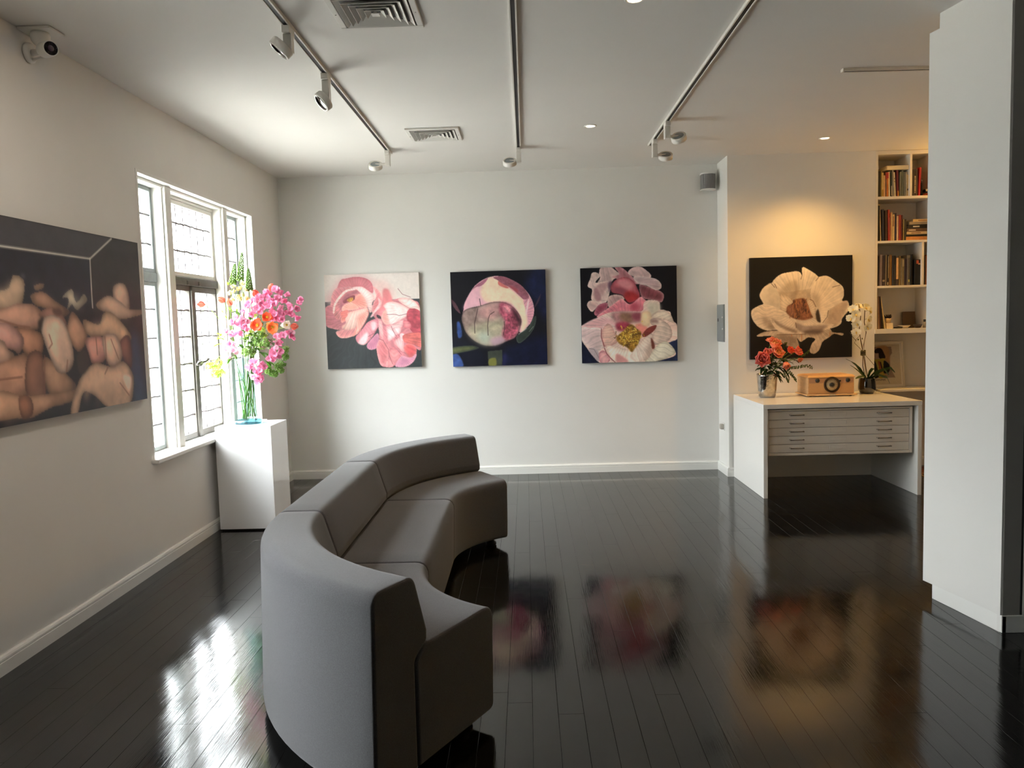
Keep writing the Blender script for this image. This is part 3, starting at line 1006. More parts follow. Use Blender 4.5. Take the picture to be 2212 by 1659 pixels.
P([(320, 380), (520, 320), (440, 470), (420, 540)], (180, 138, 138), soft=2, nz=.12)
P([(500, 330), (560, 310), (540, 420), (510, 480)], (104, 72, 92), soft=2)
P([(172, 685), (225, 612), (375, 650), (300, 745), (240, 785)], (196, 158, 154), edge=(214, 188, 178))
P([(285, 800), (340, 690), (430, 645), (495, 645), (485, 725), (380, 805), (315, 845)], (142, 54, 76), edge=(180, 100, 116), nz=.15)
P([(540, 385), (620, 280), (760, 236), (885, 288), (955, 400), (995, 545), (840, 635), (770, 575), (720, 512), (570, 480)], (182, 82, 94), edge=(150, 58, 72), nz=.1)
P([(640, 290), (800, 276), (900, 370), (820, 430), (690, 385)], (208, 126, 134), soft=4)
P([(560, 420), (700, 400), (800, 450), (760, 560), (680, 490)], (132, 60, 74), soft=4)
P([(770, 470), (900, 470), (992, 550), (840, 632), (760, 560)], (164, 38, 42), soft=3, nz=.2)
P([(500, 560), (600, 512), (720, 530), (750, 590), (640, 640), (560, 700), (505, 700)], (174, 136, 136), edge=(202, 170, 164), nz=.15)
P([(330, 850), (520, 710), (640, 620), (720, 580), (850, 660), (1000, 545), (1060, 570), (1140, 640), (1140, 730), (1040, 810), (860, 790), (600, 810), (420, 880)], (210, 112, 128), edge=(226, 146, 156), nz=.15, cell=16)
P([(840, 690), (900, 620), (1000, 700), (900, 780)], (186, 70, 92), soft=5)
P([(88, 1010), (220, 995), (340, 880), (540, 790), (840, 770), (1040, 760), (1060, 640), (1140, 590), (1300, 615), (1325, 745), (1475, 770), (1495, 890), (1590, 980), (1605, 1180), (1490, 1245), (1440, 1280), (1575, 1415), (1480, 1495), (1080, 1570), (620, 1590), (400, 1590), (280, 1485), (200, 1385), (88, 1215)], (224, 194, 184), nz=.12, cell=30)
P([(1120, 640), (1300, 640), (1320, 780), (1240, 880), (1160, 860)], (200, 190, 172), soft=5)
P([(1160, 860), (1330, 740), (1470, 790), (1540, 930), (1560, 960), (1400, 900)], (214, 200, 184), edge=(190, 165, 150), nz=.1)
P([(88, 1015), (330, 880), (545, 880), (655, 1000), (480, 980), (400, 1060), (220, 1045)], (218, 162, 166), edge=(232, 190, 188), soft=1, streak=(600, 1000, .08))
P([(88, 1040), (220, 1040), (400, 1060), (420, 1330), (320, 1420), (200, 1330), (100, 1220)], (206, 178, 178), edge=(226, 204, 198), grad=(.3, .5, -.2))
P([(200, 1370), (300, 1360), (380, 1460), (360, 1560), (280, 1490)], (176, 158, 164), soft=1)
P([(560, 800), (840, 780), (1040, 820), (1020, 930), (860, 950), (700, 965), (600, 920)], (164, 112, 114), soft=4, nz=.25)
P([(680, 820), (860, 806), (885, 930), (760, 950)], (136, 98, 78), soft=4, nz=.2)
P([(880, 810), (1030, 800), (1010, 910), (900, 900)], (140, 60, 78), soft=4)
P([(630, 960), (800, 945), (865, 1010), (740, 1080), (645, 1065)], (160, 48, 74), soft=3, nz=.25)
P([(940, 975), (1080, 965), (1125, 1050), (1045, 1135), (955, 1060)], (224, 132, 120), soft=2, nz=.12)
P([(1030, 790), (1150, 775), (1185, 880), (1140, 1000), (1030, 970)], (232, 206, 166), soft=2, edge=(214, 180, 140))
P([(400, 1105), (480, 975), (560, 1000), (610, 1100), (665, 1185), (625, 1285), (450, 1330), (415, 1220)], (220, 176, 160), edge=(200, 140, 134), nz=.12, grad=(.5, .5, -.2))
P([(1170, 900), (1240, 870), (1340, 890), (1480, 1000), (1510, 1150), (1425, 1245), (1240, 1290), (1195, 1180), (1250, 1020), (1180, 970)], (208, 188, 176), edge=(176, 150, 140), nz=.1, grad=(.6, .4, -.15))
P([(1170, 910), (1250, 890), (1300, 940), (1200, 950)], (150, 118, 112), soft=2)
P([(1090, 1560), (1220, 1370), (1320, 1270), (1440, 1245), (1570, 1405), (1450, 1495), (1280, 1550)], (216, 214, 198), edge=(186, 180, 160), grad=(.5, .5, -.2))
P([(478, 1320), (640, 1330), (860, 1375), (960, 1310), (1100, 1160), (1195, 1110), (1210, 1240), (1200, 1385), (1080, 1545), (640, 1590), (540, 1500)], (233, 214, 202), edge=(206, 178, 164), nz=.08, grad=(.6, 0, -.15))
P([(1120, 1330), (1200, 1240), (1200, 1390), (1090, 1540)], (166, 140, 124), soft=5, a=.7)
P([(365, 1440), (450, 1395), (545, 1545), (400, 1590)], (224, 162, 164), edge=(198, 120, 130))
P([(640, 1440), (820, 1540), (760, 1590), (650, 1590)], (206, 140, 138), soft=2)
P([(1040, 1140), (1130, 1030), (1262, 985), (1225, 1075), (1090, 1170)], (124, 48, 44), nz=.2)
P([(1180, 1180), (1230, 1260), (1240, 1340), (1200, 1350)], (110, 50, 40), soft=1)
P([(640, 1190), (740, 1080), (860, 975), (965, 1050), (1030, 1120), (985, 1270), (930, 1350), (880, 1410), (800, 1335), (690, 1285)], (142, 100, 32), soft=1, nz=.5, cell=6)
g_ = np.random.default_rng(3)
for k in range(95):
    x, y = g_.normal(840, 95), g_.normal(1180, 95)
    if y > 1390 - abs(x - 860) * .8:
        continue
    dx, dy = g_.normal(0, 30), g_.normal(0, 30)
    A3.line([(x, y), (x + dx * .6, y + dy), (x + dx, y + dy * .6)], [(222, 186, 60), (196, 150, 40), (88, 56, 20), (236, 206, 96)][k % 4], .8, .9)
for l in ([(450, 1350), (490, 1440), (560, 1520), (630, 1580)], [(400, 1050), (400, 1180), (450, 1330)]):
    A3.line(l, (140, 62, 66), 1.3, .8)
A3.line([(215, 1360), (290, 1375), (330, 1440), (360, 1500)], (120, 100, 100), .8, .7)

# --- painting D : large cream peony on black
A4 = Art(260, 260, [(62, 85), (1580, 45), (1590, 1560), (78, 1592)], (21, 19, 18))
P = A4.pet
A4.ctr = (820, 900)
CR = (222, 204, 182)
P([(340, 1170), (200, 1215), (190, 1250), (400, 1245), (560, 1350), (700, 1420), (800, 1410), (770, 1280), (820, 1330), (880, 1300), (940, 1265), (1040, 1290), (985, 1370), (960, 1480), (1030, 1508), (1100, 1450), (1150, 1330), (1240, 1270), (1320, 1215), (1440, 1240), (1450, 1205), (1300, 1190), (1200, 1120), (700, 1150)], (196, 172, 146), nz=.2, cell=18)
P([(400, 1260), (560, 1220), (730, 1255), (790, 1400), (690, 1420), (550, 1350)], (158, 134, 112), soft=4, nz=.2)
P([(85, 880), (140, 820), (262, 765), (212, 660), (230, 580), (280, 510), (380, 458), (428, 400), (508, 372), (518, 328), (640, 298), (750, 282), (802, 300), (838, 345), (850, 222), (940, 278), (1082, 372), (1200, 352), (1332, 430), (1442, 520), (1457, 640), (1436, 722), (1524, 745), (1532, 860), (1440, 980), (1420, 1062), (1340, 1112), (1200, 1150), (900, 1215), (680, 1205), (470, 1150), (330, 1160), (200, 1110), (108, 1000)], CR, nz=.08, cell=30)
P([(400, 780), (490, 560), (700, 520), (1000, 560), (1085, 760), (1060, 960), (700, 1010), (470, 850)], (188, 164, 138), soft=10, nz=.15)
P([(214, 655), (232, 580), (300, 500), (385, 458), (460, 560), (520, 700), (500, 840), (300, 785)], (220, 202, 178), edge=(228, 212, 190), soft=1, grad=(.7, .4, -.2))
P([(425, 412), (515, 330), (640, 300), (790, 295), (838, 345), (850, 225), (1080, 372), (1000, 520), (760, 570), (560, 590), (450, 500)], (228, 209, 186), edge=(232, 214, 192), grad=(.1, 1, -.16), streak=(800, 800, .05))
P([(560, 500), (700, 430), (740, 560), (620, 620), (520, 600)], (186, 162, 134), soft=5, a=.7)
P([(715, 430), (750, 440), (790, 580), (740, 640)], (150, 126, 102), soft=3, a=.6)
P([(1045, 405), (1100, 365), (1210, 356), (1340, 435), (1442, 525), (1455, 650), (1385, 772), (1232, 862), (1226, 965), (1125, 1048), (1070, 900), (960, 620)], (230, 210, 186), edge=(232, 216, 194), grad=(-.4, .2, .16), streak=(950, 900, .04))
P([(960, 620), (1080, 640), (1100, 800), (1090, 900), (1030, 800)], (170, 146, 120), soft=6, a=.7)
P([(1240, 862), (1455, 728), (1525, 760), (1436, 980), (1340, 1106), (1170, 1060), (1222, 960)], (192, 164, 138), edge=(206, 182, 158), soft=1, nz=.12)
P([(92, 880), (270, 770), (520, 850), (745, 1000), (750, 1190), (450, 1130), (330, 1160), (150, 1045)], (222, 200, 174), edge=(228, 210, 186), grad=(.4, .4, -.12))
P([(250, 945), (450, 1090), (420, 1160), (300, 1085)], (158, 132, 108), soft=5, nz=.2, a=.85)
P([(370, 965), (560, 955), (740, 1030), (1000, 1070), (1310, 1075), (1150, 1165), (880, 1215), (680, 1205), (470, 1150)], (226, 204, 178), nz=.06)
P([(395, 980), (560, 1085), (760, 1160), (760, 1205), (600, 1150), (430, 1050)], (120, 94, 78), soft=3, a=.8)
P([(410, 1000), (450, 1060), (560, 1150), (700, 1200), (560, 1195), (450, 1130)], (228, 206, 180), soft=1)
P([(745, 1045), (900, 1095), (1220, 1085), (1140, 1155), (900, 1195), (770, 1150)], (166, 144, 130), soft=2, nz=.12)
P([(880, 1165), (1150, 1150), (1100, 1215), (900, 1215)], (92, 72, 62), soft=3, a=.85)
P([(600, 840), (680, 735), (780, 690), (880, 690), (945, 800), (1015, 950), (900, 1005), (820, 1005), (700, 975), (618, 905)], (134, 82, 54), soft=1, nz=.4, cell=8)
for k in range(70):
    x, y = g_.uniform(640, 990), g_.uniform(720, 990)
    A4.line([(x, y), (x + g_.normal(0, 10), y - g_.uniform(15, 60))], [(78, 44, 38), (190, 118, 62), (160, 96, 58), (60, 36, 34)][k % 4], 1.0, .8)
P([(620, 830), (690, 770), (720, 940), (650, 930)], (164, 108, 80), soft=3, a=.7)
P([(518, 635), (600, 640), (704, 740), (620, 800), (600, 875), (525, 835)], (230, 208, 182), edge=(206, 180, 150))
P([(905, 705), (960, 685), (1042, 800), (1034, 900), (1056, 1010), (990, 940), (935, 800)], (228, 207, 180), edge=(200, 172, 142))
P([(1046, 905), (1082, 850), (1118, 1035), (1062, 1015)], (64, 52, 44), soft=1)
for l in ([(835, 345), (820, 400)], [(1080, 375), (1040, 425)], [(430, 470), (460, 530)], [(380, 462), (430, 520)], [(1290, 520), (1400, 490)], [(955, 700), (1000, 720), (1045, 810)], [(1230, 870), (1215, 960), (1150, 1045)], [(745, 1045), (760, 1120)], [(470, 1225), (900, 1215)]):
    A4.line(l, (96, 70, 54), .9, .65)
for l in ([(836, 1225), (836, 1315)], [(1258, 1190), (1256, 1250)], [(690, 1220), (690, 1250)]):
    A4.line(l, (188, 112, 62), .9, .8)

GB = 1.22
FL = [('coral peony painting with white upper ground and slate lower ground, leftmost on the back wall', A1, -1.957, -1.030, 2.014, 1.094),
      ('painting of one opening pink peony bud on dark blue, middle of the back wall', A2, -0.723, 0.202, 2.006, 1.085),
      ('painting of stacked pink and cream peonies with gold stamens on black, back wall', A3, 0.541, 1.470, 2.006, 1.085)]
M_EDGE = mat('canvas_edge', (214, 208, 200), .7)
M_EDGED = mat('dark_canvas_edge', (26, 24, 30), .6)
for lab, art, x0, x1, z1, z0 in FL:
    t = thing('flower_painting', lab, 'painting', ((x0 + x1) / 2, YB, z0), 'square flower canvases on the back wall')
    MB().box(x0, x1, YB - .036, YB - .002, z0, z1).build('canvas_stretcher', M_EDGE if art is A1 else M_EDGED, t)
    canvas_sheet('painted_canvas', art, (GB, GB, GB), (x0, YB - .0375, z1), (x1 - x0, 0, 0), (0, 0, z0 - z1), M_PAINT, t)
t = thing('peony_painting', 'large cream peony painting on black, hung above the white desk', 'painting', (2.535, YB2, 1.096))
MB().box(2.069, 3.002, YB2 - .034, YB2 - .002, 1.097, 2.030).build('canvas_stretcher', M_EDGED, t)
canvas_sheet('painted_canvas', A4, (1.0, 1.0, 1.0), (2.069, YB2 - .0355, 2.030), (.933, 0, 0), (0, 0, -.933), M_PAINT, t)

# --- painting E : crowd of pale bodies in a dark room (left wall)
cr = [(0, 75), (925, 268), (975, 1300), (0, 1485)]
wy = []
for x, y in cr:
    d = _Rm @ Vector(((x / 3.0735 - 1106) / F_PX, 1, (829.5 - (440 + y / 3.0735)) / F_PX))
    p = CAM + d * ((XL + .04 - CAM[0]) / d[0])
    wy.append((p[1], p[2]))
EY0, EY1, EZ0, EZ1 = 2.95, 4.782, 1.098, 2.046
hE = homog(wy, cr)


def back(y, z):
    p = hE @ np.array([y, z, 1.0])
    return tuple(p[:2] / p[2])


A5 = Art(330, 171, [back(EY0, EZ1), back(EY1, EZ1), back(EY1, EZ0), back(EY0, EZ0)], (34, 32, 38))
P = A5.pet
P([(-900, -120), (0, 75), (740, 228), (600, 365), (0, 280), (-900, 150)], (56, 54, 60), smooth=False)
P([(740, 228), (940, 262), (990, 1320), (870, 1330), (610, 690), (600, 365)], (41, 37, 38), smooth=False, nz=.15)
P([(-900, 160), (0, 290), (598, 370), (612, 700), (-900, 700)], (31, 32, 44), smooth=False, nz=.15)
P([(870, 880), (920, 880), (970, 1200), (975, 1310), (890, 1310)], (44, 56, 84), soft=6)
for l in ([(-900, 148), (0, 280), (600, 366)], [(600, 366), (742, 232)], [(600, 366), (612, 600), (618, 690)]):
    A5.line(l, (196, 190, 180), .9, .9)
SK = (206, 166, 138)
for pts, c in (
        ([(0, 580), (60, 560), (90, 478), (142, 488), (167, 540), (150, 662), (90, 702), (-60, 690), (-80, 600)], (206, 172, 142)),
        ([(215, 600), (292, 588), (362, 640), (462, 712), (420, 752), (350, 700), (250, 680), (212, 640)], (172, 128, 104)),
        ([(230, 545), (292, 528), (286, 562), (240, 572)], (190, 150, 125)),
        ([(415, 622), (480, 568), (500, 640), (520, 650), (560, 600), (582, 640), (560, 668), (515, 704), (480, 670), (452, 700), (458, 630)], (206, 192, 168)),
        ([(758, 548), (816, 528), (852, 580), (862, 702), (800, 682), (755, 620)], (204, 164, 140)),
        ([(645, 662), (720, 612), (800, 650), (862, 700), (946, 704), (940, 736), (800, 768), (740, 732), (660, 702)], (208, 168, 142)),
        ([(-200, 720), (0, 700), (122, 664), (222, 670), (278, 720), (284, 812), (200, 842), (90, 812), (-200, 800)], (206, 152, 128)),
        ([(268, 722), (350, 688), (432, 760), (444, 842), (360, 762), (280, 760)], (190, 134, 116)),
        ([(445, 850), (480, 718), (542, 790), (582, 880), (530, 985), (466, 905)], (188, 138, 110)),
        ([(558, 770), (660, 802), (690, 728), (752, 728), (852, 840), (872, 902), (800, 932), (760, 872), (640, 882), (578, 862)], (208, 164, 130)),
        ([(798, 920), (862, 880), (878, 1080), (828, 1045)], (128, 82, 70)),
        ([(100, 830), (275, 860), (280, 1000), (190, 1012), (150, 960)], (178, 124, 96)),
        ([(-300, 800), (0, 790), (92, 812), (164, 902), (130, 995), (60, 962), (-300, 900)], (216, 156, 142)),
        ([(-300, 900), (0, 900), (52, 962), (98, 1002), (60, 1055), (-300, 1060)], (220, 172, 148)),
        ([(-300, 1060), (0, 1060), (112, 1008), (192, 1012), (184, 1265), (-300, 1290)], (194, 140, 112)),
        ([(188, 1010), (284, 1000), (306, 1265), (180, 1265)], (136, 92, 74)),
        ([(296, 1020), (432, 1120), (506, 1200), (482, 1245), (330, 1265)], (176, 132, 104)),
        ([(272, 782), (350, 738), (422, 780), (474, 902), (494, 1032), (462, 1112), (390, 1122), (338, 1022), (288, 882)], (223, 184, 160)),
        ([(568, 902), (640, 880), (702, 902), (704, 1032), (620, 1062), (588, 982)], (206, 142, 128)),
        ([(688, 880), (772, 870), (814, 980), (802, 1052), (740, 1084), (698, 1002)], (214, 170, 146)),
        ([(-300, 1280), (0, 1240), (142, 1272), (262, 1272), (504, 1238), (482, 1312), (350, 1352), (210, 1424), (150, 1424), (0, 1442), (-300, 1520)], (198, 148, 116)),
        ([(130, 1280), (210, 1290), (220, 1400), (150, 1424)], (168, 110, 84)),
        ([(558, 1122), (640, 1058), (742, 1080), (822, 1048), (884, 1130), (888, 1242), (862, 1322), (720, 1348), (640, 1282), (560, 1252), (520, 1392), (472, 1388), (500, 1250)], (200, 160, 132))):
    P(pts, c, edge=tuple(v * .60 for v in c), er=5, nz=.16, cell=16, grad=(.4, .5, -.3))
    cx_, cy_ = sum(p[0] for p in pts) / len(pts), sum(p[1] for p in pts) / len(pts)
    P([(cx_ + (x - cx_) * .5 - 14, cy_ + (y - cy_) * .5 - 12) for x, y in pts], tuple(min(250, v * 1.12) for v in c), soft=4, a=.7)
    P([(cx_ + (x - cx_) * .3 + 26, cy_ + (y - cy_) * .5 + 34) for x, y in pts], tuple(v * .78 for v in c), soft=4, a=.5)
for pts, c in (([(255, 790), (292, 752), (272, 852)], (50, 42, 40)), ([(513, 1010), (560, 972), (598, 1030), (582, 1102), (540, 1134), (518, 1080)], (54, 46, 44)),
               ([(820, 1140), (872, 1150), (862, 1245), (830, 1190)], (226, 190, 172)), ([(350, 700), (400, 695), (412, 740), (370, 740)], (96, 66, 56)), ([(140, 462), (168, 470), (166, 500), (140, 486)], (60, 60, 68))):
    P(pts, c, soft=1)
for l in ([(0, 770), (120, 810), (200, 820)], [(445, 1110), (452, 1040)], [(700, 885), (712, 1060)], [(300, 1010), (300, 1270)], [(0, 1170), (150, 1150)], [(640, 890), (650, 1000)], [(740, 900), (790, 1030)], [(330, 870), (350, 930), (330, 960)], [(720, 1085), (700, 1130)], [(800, 1190), (860, 1270)]):
    A5.line(l, (120, 74, 58), .9, .6)
t = thing('figure_painting', 'wide dark painting of many pale nude figures, left of the window', 'painting', (XL, (EY0 + EY1) / 2, EZ0))
MB().box(XL + .002, XL + .036, EY0, EY1, EZ0, EZ1).build('canvas_stretcher', M_EDGED, t)
canvas_sheet('painted_canvas', A5, (1.5, 1.5, 1.5), (XL + .0375, EY0, EZ1), (0, EY1 - EY0, 0), (0, 0, EZ0 - EZ1), M_PAINT, t)

# ------------------------------------------------------------------ ceiling fittings
M_TRACKW = mat('track_white', (222, 218, 210), .4)
M_TRACKG = mat('track_slot', (14, 12, 12), .6)
M_LENS = mat('dark_lens', (40, 30, 28), .12, coat=.8)


def track(name, lab, p0, p1):
    p0, p1 = Vector(p0), Vector(p1)
    L = (p1 - p0).length
    d = (p1 - p0).normalized()
    M = Matrix.Translation(p0) @ d.to_track_quat('Y', 'Z').to_matrix().to_4x4()
    t = thing(name, lab, 'track', p0)
    MB().box(-.019, -.0105, 0, L, -.018, 0, M).box(.0105, .019, 0, L, -.018, 0, M).box(-.0105, .0105, L - .012, L, -.018, 0, M).box(-.0105, .0105, 0, .012, -.018, 0, M).build('track_body', M_TRACKW, t, .001)
    MB().box(-.0105, .0105, .012, L - .012, -.0145, 0, M).build('slot', M_TRACKG, t)
    return t


GT = None
track('lighting_track', 'white ceiling track nearest the window, carrying three spotlights', (-1.11, 1.4, HC), (-1.11, 6.775, HC))
track('lighting_track', 'middle white ceiling track carrying a single spotlight near the back wall', (-.0225, 1.4, HC), (-.0225, 6.80, HC))
track('lighting_track', 'white ceiling track carrying two spotlights close together, towards the desk', (1.084, 1.4, HC), (1.084, 6.775, HC))
track('lighting_track', 'short white ceiling track without lamps, beside the white partition', (1.94, 4.90, HC), (3.6, 4.95, HC))


def spotlight(lab, x, y, disc, axis, arm=.115):
    """adapter clipped in the track at x, y; flat lamp head centred at disc, facing axis"""
    t = thing('track_spotlight', lab, 'spotlight', (x, y, HC - .02), 'track spotlights')
    zt = HC - .0182
    MB().box(x - .019, x + .019, y - .045, y + .045, zt - .034, zt).build('track_adapter', M_TRACKW, t, .003)
    c = Vector(disc)
    za = max(c[2] - .012, zt - .034 - arm)
    MB().box(x - .0205, x + .0205, y - .024, y + .024, za, zt - .034).build('arm', M_TRACKW, t, .003)
    a = Vector(axis).normalized()
    q = a.to_track_quat('Z', 'Y').to_matrix().to_4x4()
    M = Matrix.Translation(c) @ q
    MB().lathe([(.001, -.013), (.045, -.013), (.0465, -.018), (.053, -.018), (.0575, -.013), (.0575, .020), (.053, .023), (.050, .018), (.001, .016)], 28, M=M).build('lamp_head', M_TRACKW, t)
    MB().lathe([(.001, -.0135), (.040, -.0135), (.040, -.016), (.001, -.017)], 28, M=M).build('back_plate', M_PANEL, t)
    MB().lathe([(.001, .0175), (.043, .0185), (.044, .017), (.001, .0165)], 24, M=M).build('lens', M_LENS, t)
    rim = [(.0445, .018), (.050, .021), (.050, .024), (.0445, .022)]
    MB().lathe(rim + [rim[0]], 28, M=M, cap=False).build('lens_ring', M_CHROME, t)
    side = Vector((c[0] - x, c[1] - y, 0))
    MB().cyl((x, y, za + .02), c - a * .008, .010, .010, 10).build('pivot', M_TRACKW, t)
    return t


spotlight('spotlight on the window-side track nearest the camera, tilted showing its dark lens', -1.11, 3.90, at(608, 103, 3.86), (-.62, -.12, -.72))
spotlight('spotlight second along the window-side track, dark lens turned to the left wall', -1.11, 4.62, at(699, 218, 4.58), (-.66, -.34, -.62))
spotlight('spotlight at the far end of the window-side track, head turned to the left', -1.11, 6.64, at(811, 358, 6.66), (-.06, .62, -.78))
spotlight('only spotlight on the middle track, head turned left towards the back wall', -.0225, 6.69, at(1101, 350, 6.71), (.04, .62, -.78))
spotlight('spotlight nearer the camera of the pair on the right-hand track', 1.084, 5.98, at(1466, 297, 6.0), (.30, .62, -.70))
spotlight('spotlight at the far end of the right-hand track, below the other of the pair', 1.084, 6.55, at(1438, 337, 6.57), (.05, .60, -.79))

M_VENT = mat('vent_white', (222, 219, 212), .45)
for lab, cx, cy in (('square white louvred ceiling vent nearer the camera, cut by the top edge', -.660, 3.770),
                    ('square white louvred ceiling vent farther away, close to the back wall', -.665, 6.176)):
    t = thing('ceiling_vent', lab, 'vent', (cx, cy, HC), 'square ceiling vents')
    R, ri = .202, .170
    q = MB()
    for (a, b_, c_, e) in ((-R, R, -R, -ri), (-R, R, ri, R), (-R, -ri, -ri, ri), (ri, R, -ri, ri)):
        q.box(cx + a, cx + b_, cy + c_, cy + e, HC - .014, HC)
    q.build('frame', M_VENT, t, .004)
    MB().box(cx - ri, cx + ri, cy - ri, cy + ri, HC - .0015, HC).build('duct_opening', M_BLACK, t)
    for k in range(5):
        ro_, rn_ = ri - .004 - k * .030, ri - .026 - k * .030
        zo, zn = HC - .016 - (.004 if k else 0), HC - .003
        rings = []
        for r_, z_ in ((ro_, zo), (rn_, zn), (rn_ - .0015, zn), (ro_ - .0015, zo - .0015)):
            rings.append([(cx - r_, cy - r_, z_), (cx + r_, cy - r_, z_), (cx + r_, cy + r_, z_), (cx - r_, cy + r_, z_)])
        rings.append(rings[0])
        MB().loft(rings, False, False).build('louver', M_VENT, t)
    MB().loft([[(cx - r_, cy - r_, z_), (cx + r_, cy - r_, z_), (cx + r_, cy + r_, z_), (cx - r_, cy + r_, z_)] for r_, z_ in ((.018, HC - .022), (.004, HC - .008))], True, False).build('louver_hub', M_VENT, t)
    for sx in (-1, 1):
        MB().lathe([(.004, HC - .0155), (.003, HC - .017), (.0005, HC - .0172)], 8, (cx + sx * .186, cy, 0)).build('screw', M_CHROME, t)

M_BULB = mat('lit_lamp_face', (255, 236, 205), .4, emit=(1.0, .78, .5), estr=9.0)
for lab, cx, cy in (('lit recessed ceiling downlight nearest the camera, at the top edge', .539, 3.75),
                    ('lit recessed ceiling downlight between the middle and right tracks', .526, 6.089),
                    ('lit recessed ceiling downlight over the white desk', 2.539, 6.762)):
    t = thing('downlight', lab, 'downlight', (cx, cy, HC), 'recessed ceiling downlights')
    pr = [(.033, -.0005), (.048, -.0005), (.048, -.003), (.044, -.006), (.036, -.004), (.033, -.0005)]
    MB().lathe([(r_, HC + z) for r_, z in pr], 32, (cx, cy, 0), cap=False).build('trim_ring', M_WHITEP, t)
    MB().lathe([(.001, HC - .003), (.033, HC - .003), (.033, HC - .0006), (.001, HC - .0006)], 28, (cx, cy, 0)).build('lamp_face', M_BULB, t)

# ------------------------------------------------------------------ security camera in the corner of wall and ceiling
t = thing('security_camera', 'white security camera in the corner of left wall and ceiling', 'camera', (-2.29, 3.85, HC))
MB().prism([(-2.372, 3.80), (-2.215, 3.80), (-2.215, 3.93), (-2.372, 3.93)], HC - .014, HC - .001).build('ceiling_plate', M_WHITEP, t, .004)
MB().lathe([(.040, HC - .014), (.044, HC - .03), (.040, HC - .055), (.022, HC - .075), (.001, HC - .08)], 24, (-2.295, 3.86, 0)).build('mount_dome', M_WHITEP, t)
M = Matrix.Translation((-2.374, 3.885, 2.868)) @ Vector((1, 0, 0)).to_track_quat('Z', 'Y').to_matrix().to_4x4()
MB().lathe([(.001, 0), (.048, 0), (.048, .012), (.038, .020), (.001, .022)], 28, M=M).build('wall_disc', M_WHITEP, t)
MB().tube([(-2.355, 3.885, 2.868), (-2.315, 3.875, 2.866), (-2.285, 3.86, 2.862)], [.017, .014, .012], 10).tube([(-2.352, 3.88, 2.835), (-2.29, 3.865, 2.838)], .006, 6).build('bracket', M_WHITEP, t)
ax = Vector((.80, -.58, -.10)).normalized()
c0 = Vector((-2.262, 3.835, 2.862))
M = Matrix.Translation(c0) @ ax.to_track_quat('Z', 'Y').to_matrix().to_4x4()
MB().lathe([(.001, -.035), (.024, -.032), (.033, -.018), (.036, .0), (.036, .062), (.033, .066), (.031, .062)], 28, M=M, cap=False).build('camera_body', M_WHITEP, t)
MB().lathe([(.031, .061), (.001, .061)], 28, M=M).build('camera_face', mat('camera_face', (38, 32, 38), .25), t)
MB().lathe([(.015, .0615), (.014, .064), (.001, .066)], 20, M=M).build('camera_lens', mat('camera_lens', (66, 52, 66), .08, coat=1), t)

# ------------------------------------------------------------------ speaker, panel and socket at the return wall
t = thing('wall_speaker', 'small grey wall speaker with white caps, high in the back corner', 'speaker', (1.772, YB, 2.70))
sx0, sx1, sz0, sz1 = 1.706, 1.838, 2.706, 2.866
fr = [(sx0, YB - .035)] + [((sx0 + sx1) / 2 + (sx1 - sx0) / 2 * math.cos(PI - a), YB - .085 - .050 * math.sin(a)) for a in np.linspace(0.0, PI, 13)] + [(sx1, YB - .035)]
MB().prism(fr, sz0 + .010, sz1 - .012).build('grille', M_GREYM, t)
e = .004
fr2 = [(sx0 - e, YB - .034)] + [((sx0 + sx1) / 2 + ((sx1 - sx0) / 2 + e) * math.cos(PI - a), YB - .085 - (.050 + e) * math.sin(a)) for a in np.linspace(0.0, PI, 13)] + [(sx1 + e, YB - .034)]
MB().prism(fr2, sz1 - .012, sz1).build('top_cap', M_WHITEP, t, .002)
MB().prism(fr2, sz0, sz0 + .010).build('bottom_cap', M_WHITEP, t, .002)
MB().box(1.752, 1.792, YB - .034, YB - .001, 2.75, 2.83).build('wall_bracket', M_BLACK, t)
for k in range(7):
    xx = sx0 + .012 + k * (sx1 - sx0 - .024) / 6
    a = math.acos(max(-1, min(1, (xx - (sx0 + sx1) / 2) / ((sx1 - sx0) / 2))))
    MB().box(xx - .0012, xx + .0012, YB - .087 - .050 * math.sin(a), YB - .083 - .050 * math.sin(a), sz0 + .011, sz1 - .013).build('grille_rib', M_GREYM, t)

t = thing('electrical_panel', 'flat grey metal panel with two white catches on the return wall', 'panel', (XR, 7.60, 1.26))
MB().box(XR - .012, XR - .0005, 7.475, 7.728, 1.262, 1.617).build('panel_frame', M_PANEL, t, .002)
MB().box(XR - .016, XR - .012, 7.483, 7.720, 1.270, 1.609).build('panel_door', M_PANEL, t, .0015)
for zz in (1.385, 1.495):
    MB().cyl((XR - .016, 7.498, zz), (XR - .022, 7.498, zz), .009, .008, 12).build('catch', M_WHITEP, t)
MB().box(XR - .019, XR - .016, 7.655, 7.69, 1.455, 1.485).build('panel_lock', M_BLACK, t, .001)

t = thing('wall_socket', 'small beige socket low on the return wall beside the desk', 'socket', (XR, 7.54, .45))
M_BEIGE = mat('beige_plastic', (186, 180, 168), .5)
MB().box(XR - .006, XR - .0005, 7.50, 7.58, .415, .485).build('socket_plate', M_WHITEP, t, .002)
MB().box(XR - .040, XR - .006, 7.515, 7.565, .425, .475).build('plug', M_BEIGE, t, .006)

